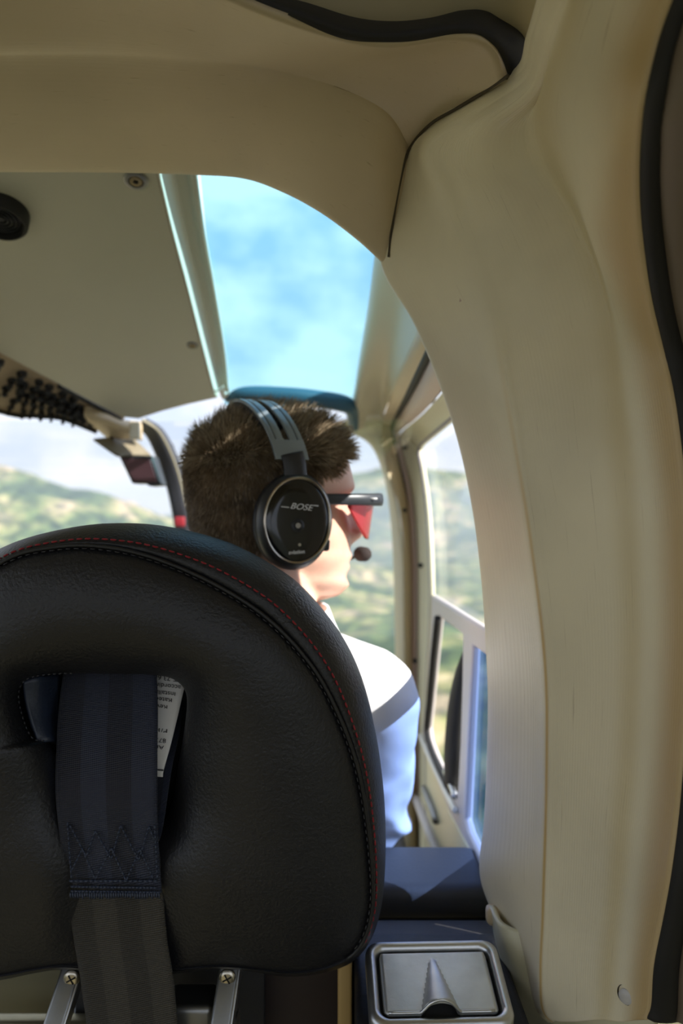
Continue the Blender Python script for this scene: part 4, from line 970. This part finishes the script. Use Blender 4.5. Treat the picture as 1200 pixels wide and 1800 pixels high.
# hair
random.seed(11)
def hairline(f, r_, u):
    """True where hair grows"""
    if u > .078: return True
    if u > .055 and f < .074: return True
    if f < .052+(u-.03)*.35 and u > .03: return True
    if f < .030 and u > -.012: return True
    if f < -.030 and u > -.055-(-.03-f)*.35: return True
    return False
def scalp(u, th, infl=0):
    f, r_ = head_pt(u, th, infl); return f, r_
bm = bmesh.new(); bm2 = bmesh.new()
# under-layer cap
grid = {}
for i in range(NU+1):
    u = -.118+.237*i/NU
    for k in range(NT):
        th = 2*pi*k/NT; f, r_ = head_pt(u, th, .0)
        if hairline(f, r_, u):
            f2, r2 = head_pt(u, th, .0022); grid[(i, k)] = bm.verts.new(H(f2, r2, u+(.004 if u > .09 else 0)))
for (i, k), v in list(grid.items()):
    q = [(i, k), (i, (k+1) % NT), (i+1, (k+1) % NT), (i+1, k)]
    if all(z in grid for z in q): bm.faces.new([grid[z] for z in q])
top_ = [grid[(NU, k)] for k in range(NT)]; bm.faces.new(top_)
def strand(bmx, p0, d0, L, bend, w_):
    pts = []; p = p0.copy(); d = d0.copy(); ns = 4
    for s_ in range(ns+1):
        pts.append(p.copy()); p = p+d*(L/ns); d = (d+bend*(1/ns)).normalized()
    side = d0.cross(Vector((random.uniform(-1, 1), random.uniform(-1, 1), random.uniform(-1, 1)))).normalized()
    up_ = d0.cross(side).normalized(); prev = None
    for s_, q in enumerate(pts):
        w2 = w_*(1-s_/ns)**.6+.00005
        cur = [bmx.verts.new(q+side*w2), bmx.verts.new(q-side*w2*.5+up_*w2*.86), bmx.verts.new(q-side*w2*.5-up_*w2*.86)]
        if prev:
            for a in range(3): bmx.faces.new((prev[a], prev[(a+1) % 3], cur[(a+1) % 3], cur[a]))
        prev = cur
cnt = 0
while cnt < 20000:
    u = random.uniform(-.07, .119); th = random.uniform(0, 2*pi)
    if u > .105 and random.random() < .5: pass
    f, r_ = head_pt(u, th)
    if not hairline(f, r_, u): continue
    wdt = lerp_tab(wide, u)
    if random.random() > (wdt+.01)/.085: continue
    f2, r2 = head_pt(u, th, .002)
    p0 = H(f2, r2, u)
    f3, r3 = head_pt(max(-.118, u-.004), th, 0); f4, r4 = head_pt(min(.119, u+.004), th, 0)
    tu = (H(f4, r4, min(.119, u+.004))-H(f3, r3, max(-.118, u-.004)))
    fa, ra = head_pt(u, th+.05); tt = H(fa, ra, u)-H(f, r_, u)
    nn = tt.cross(tu).normalized()
    if nn.dot(p0-H(0, 0, .0)) < 0: nn = -nn
    t_ = max(0, min(1, (u-.015)/.085)); t_ = t_*t_*(3-2*t_)
    L = .0090+.018*t_*random.uniform(.55, 1.2)
    if f > .045 and u > .075: L *= 1.1
    jit = Vector((random.gauss(0, .22), random.gauss(0, .22), random.gauss(0, .22)))
    clump = noise.noise_vector(p0*55)*.5
    da = (nn*.75-Uv*.62+Fv*.12+jit*.55+noise.noise_vector(p0*30)*.15); ba = -Uv*.6-nn*.15
    db = (nn*.85+Fv*.30+Uv*.35+jit*.7+clump); bb = Fv*.40+Vector((0, 0, -.25))
    d0 = da.lerp(db, t_); bend = ba.lerp(bb, t_)
    d0.normalize()
    strand(bm if random.random() < (.9 if t_ < .3 else .35) else bm2, p0, d0, L, bend, .00045 if t_ < .3 else .00055); cnt += 1
frombm('hair', bm, m_hair, body)
hp = frombm('hair_top', bm2, m_hair2, body); hp['label'] = 'lighter tousled hair on the crown'

# ------------------------------------------------------------------ headset
hs = empty('headset', H(-.006, .1, -.022), 'black aviation headset with grey slotted headband and foam microphone', 'headset')
def cup(sgn):
    c = H(-.010, sgn*.078, -.022)
    z = (Rv*sgn*1.0+Uv*.05-Fv*.02).normalized(); y = (Uv-z*Uv.dot(z)).normalized(); y = (y+Fv*.10*1).normalized(); x = y.cross(z).normalized(); y = z.cross(x)
    M = axes(c, x, y, z); kx = .80
    lathe('ear_cushion', [(.030, -.004), (.046, -.006), (.053, .002), (.054, .010), (.050, .016), (.040, .017)], mat('cushion_leather', (.012, .013, .016), .45), M, hs, 48, kx)
    sh = lathe('ear_cup', [(.040, .012), (.053, .014), (.0555, .020), (.0555, .027), (.053, .033), (.0500, .036), (.046, .036)], m_hs, M, hs, 56, kx)
    lathe('ring', [(.0490, .0345), (.0490, .0385), (.0478, .0395), (.0460, .0385), (.0455, .0345)], m_hsring, M, hs, 56, kx)
    lathe('face_plate', [(.0458, .035), (.0452, .0375), (.0430, .0385), (.030, .0392), (.0001, .0395)], m_hsgloss, M, hs, 56, kx)
    return M
MR = cup(1); ML = cup(-1)
# plate details
lathe('pivot_cap', [(.0075, .039), (.0075, .0405), (.0055, .0412), (.0040, .0402), (.0001, .0402)], m_hs, MR @ Matrix.Translation((.0, -.006, 0)), hs, 24)
lathe('pivot_pin', [(.0032, .0400), (.0030, .0415), (.0001, .0418)], mat('grey_pin', (.35, .33, .30), .4, .6), MR @ Matrix.Translation((0, -.006, 0)), hs, 18)
lathe('lower_pin', [(.0018, .0385), (.0016, .0400), (.0001, .0402)], mat('cream_pin', (.5, .46, .36), .4), MR @ Matrix.Translation((.004, -.027, 0)), hs, 14)
MT = MR @ Matrix.Translation((.0, .012, .0402))
tx = text('brand_lettering', 'BOSE', .0095, m_white, MT @ Matrix.Translation((-.011, 0, 0)) @ Matrix.Scale(1.15, 4, (1, 0, 0)), hs, .0004, .35, 0)
box('lettering_rule', (-.0165, .0010, .0), (.009, .0011, .0006), m_white, hs, 0, MT); box('lettering_rule', (.0195, .0062, 0), (.005, .0011, .0006), m_white, hs, 0, MT)
text('small_lettering', 'aviation', .0060, m_white, MR @ Matrix.Translation((-.008, -.0385, .0396)) @ Matrix.Rotation(.14, 4, 'Z'), hs, .0002, .2, .0001)
# side clamp of the cup
box('hinge_block', (.040, -.024, .022), (.008, .014, .014), m_hs, hs, .003, MR)
# yoke arms and band
def band_pt(t_, infl=0):    # t 0..1 from right ear over the crown to left ear
    a = pi*t_; r_ = .098+infl; hgt = .132+infl
    return H(-.026-.012*sin(a), cos(a)*r_*(1 if True else 1), .004+sin(a)**.85*hgt if a < pi else .004)
for sgn in (1, -1):
    pts = [band_pt(.10 if sgn > 0 else .90, .006), band_pt(.05 if sgn > 0 else .95, .006)-Uv*.004, H(-.016, sgn*.106, .010), H(-.012, sgn*.110, -.010)]
    pts = [H(-.013, sgn*.102, .056), H(-.011, sgn*.104, .045), H(-.010, sgn*.105, .032), H(-.010, sgn*.105, .014)]
    bm = bmesh.new(); pts2 = spline(pts, 12); tube_bm(bm, pts2, .0135, 12, True, .30, Rv); frombm('yoke', bm, m_black, hs)
# slotted band: three rails joined by end plates
def rails(name, offs, hw, t0, t1, m, th=.0032, infl=0):
    bm = bmesh.new(); n = 60; rg_ = []
    for i in range(n+1):
        t_ = t0+(t1-t0)*i/n; a = pi*t_
        c = H(-.010-.024*max(0, sin(a))**1.2, cos(a)*(.101+infl), .030+max(0, sin(a))**.8*(.107+infl)*1.0-.004)
        nd = (Rv*cos(a)+Uv*sin(a)).normalized(); fw = Fv
        q = []
        for s_ in (-1, 1):
            for k in (-1, 1):
                q.append(bm.verts.new(c+fw*(offs+s_*hw)+nd*(k*th/2)))
        rg_.append([q[0], q[1], q[3], q[2]])
    for A, B_ in zip(rg_, rg_[1:]):
        for k in range(4): bm.faces.new((A[k], A[(k+1) % 4], B_[(k+1) % 4], B_[k]))
    bm.faces.new(rg_[0]); bm.faces.new(rg_[-1]); o = frombm(name, bm, m, hs); bevel(o, .0008, 2); return o
for of, hw in ((-.0165, .0030), (-.0080, .0044), (.0080, .0044), (.0165, .0030)):
    rails('band_rail', of, hw, .085, .915, m_hsband, .004)
for t0, t1 in ((.045, .115), (.885, .955), (.42, .58)): rails('band_bridge', 0, .0195, t0, t1, m_hsband, .0042)
rails('head_pad', -.002, .0160, .20, .80, m_hs, .012, -.009)
# microphone
bx0 = H(.000, -.105, -.055)
tube('mic_boom', [H(-.005, -.108, -.04), H(.03, -.105, -.066), H(.075, -.080, -.078), H(.108, -.045, -.074), H(.113, -.014, -.066)], .0022, m_hs, hs, 8, 30)
bm = bmesh.new(); cap_bm(bm, H(.114, -.006, -.064), H(.115, .002, -.064), .0100, .0098, 20); frombm('mic_foam', bm, m_foam, hs)

# ------------------------------------------------------------------ sunglasses
sg = empty('sunglasses', H(.1, 0, 0), 'dark-framed sunglasses with red mirrored lenses on the pilot face', 'sunglasses')
for sgn in (1, -1):
    pts = [H(-.002, sgn*.080, .004), H(.04, sgn*.080, .003), H(.080, sgn*.075, .003), H(.110, sgn*.064, .003)]
    bm = bmesh.new(); tube_bm(bm, spline(pts, 16), [.0026+.0008*i/15 for i in range(16)], 12, True, 2.3, Uv)
    for v in bm.verts:
        d = v.co-HO; rr_ = d.dot(Rv); 
    o = frombm('temple', bm, m_gframe, sg)
def lens_pt(sgn, a, b):      # a across 0 inner..1 outer, b down 0..1
    r_ = .011+.062*a; f = .121-.058*a**1.7-.010*b*(1-a); dd = .047*(1-.82*max(0, (a-.45)/.55)**1.6)*(1-.25*max(0, (.25-a)/.25)**2)
    return H(f, sgn*r_, .003-dd*b)
for sgn in (1, -1):
    gg = [[lens_pt(sgn, a/12, b/10) for a in range(13)] for b in range(11)]
    o = grid_mesh('lens', gg, m_lens, sg); solid(o, .002, 1)
br_ = spline([H(.085, .070, .003), H(.105, .062, .004), H(.117, .040, .005), H(.123, .018, .005), H(.123, 0, .003), H(.123, -.018, .005), H(.117, -.040, .005), H(.105, -.062, .004), H(.085, -.070, .003)], 50)
bm = bmesh.new(); tube_bm(bm, br_, .0036, 12, True, 1.9, Uv); frombm('brow_bar', bm, m_gframe, sg)
box('temple_logo', tuple(HO+(Fv*.094+Rv*.0755+Uv*.004)*HS), (.010, .001, .002), m_white, sg, 0)
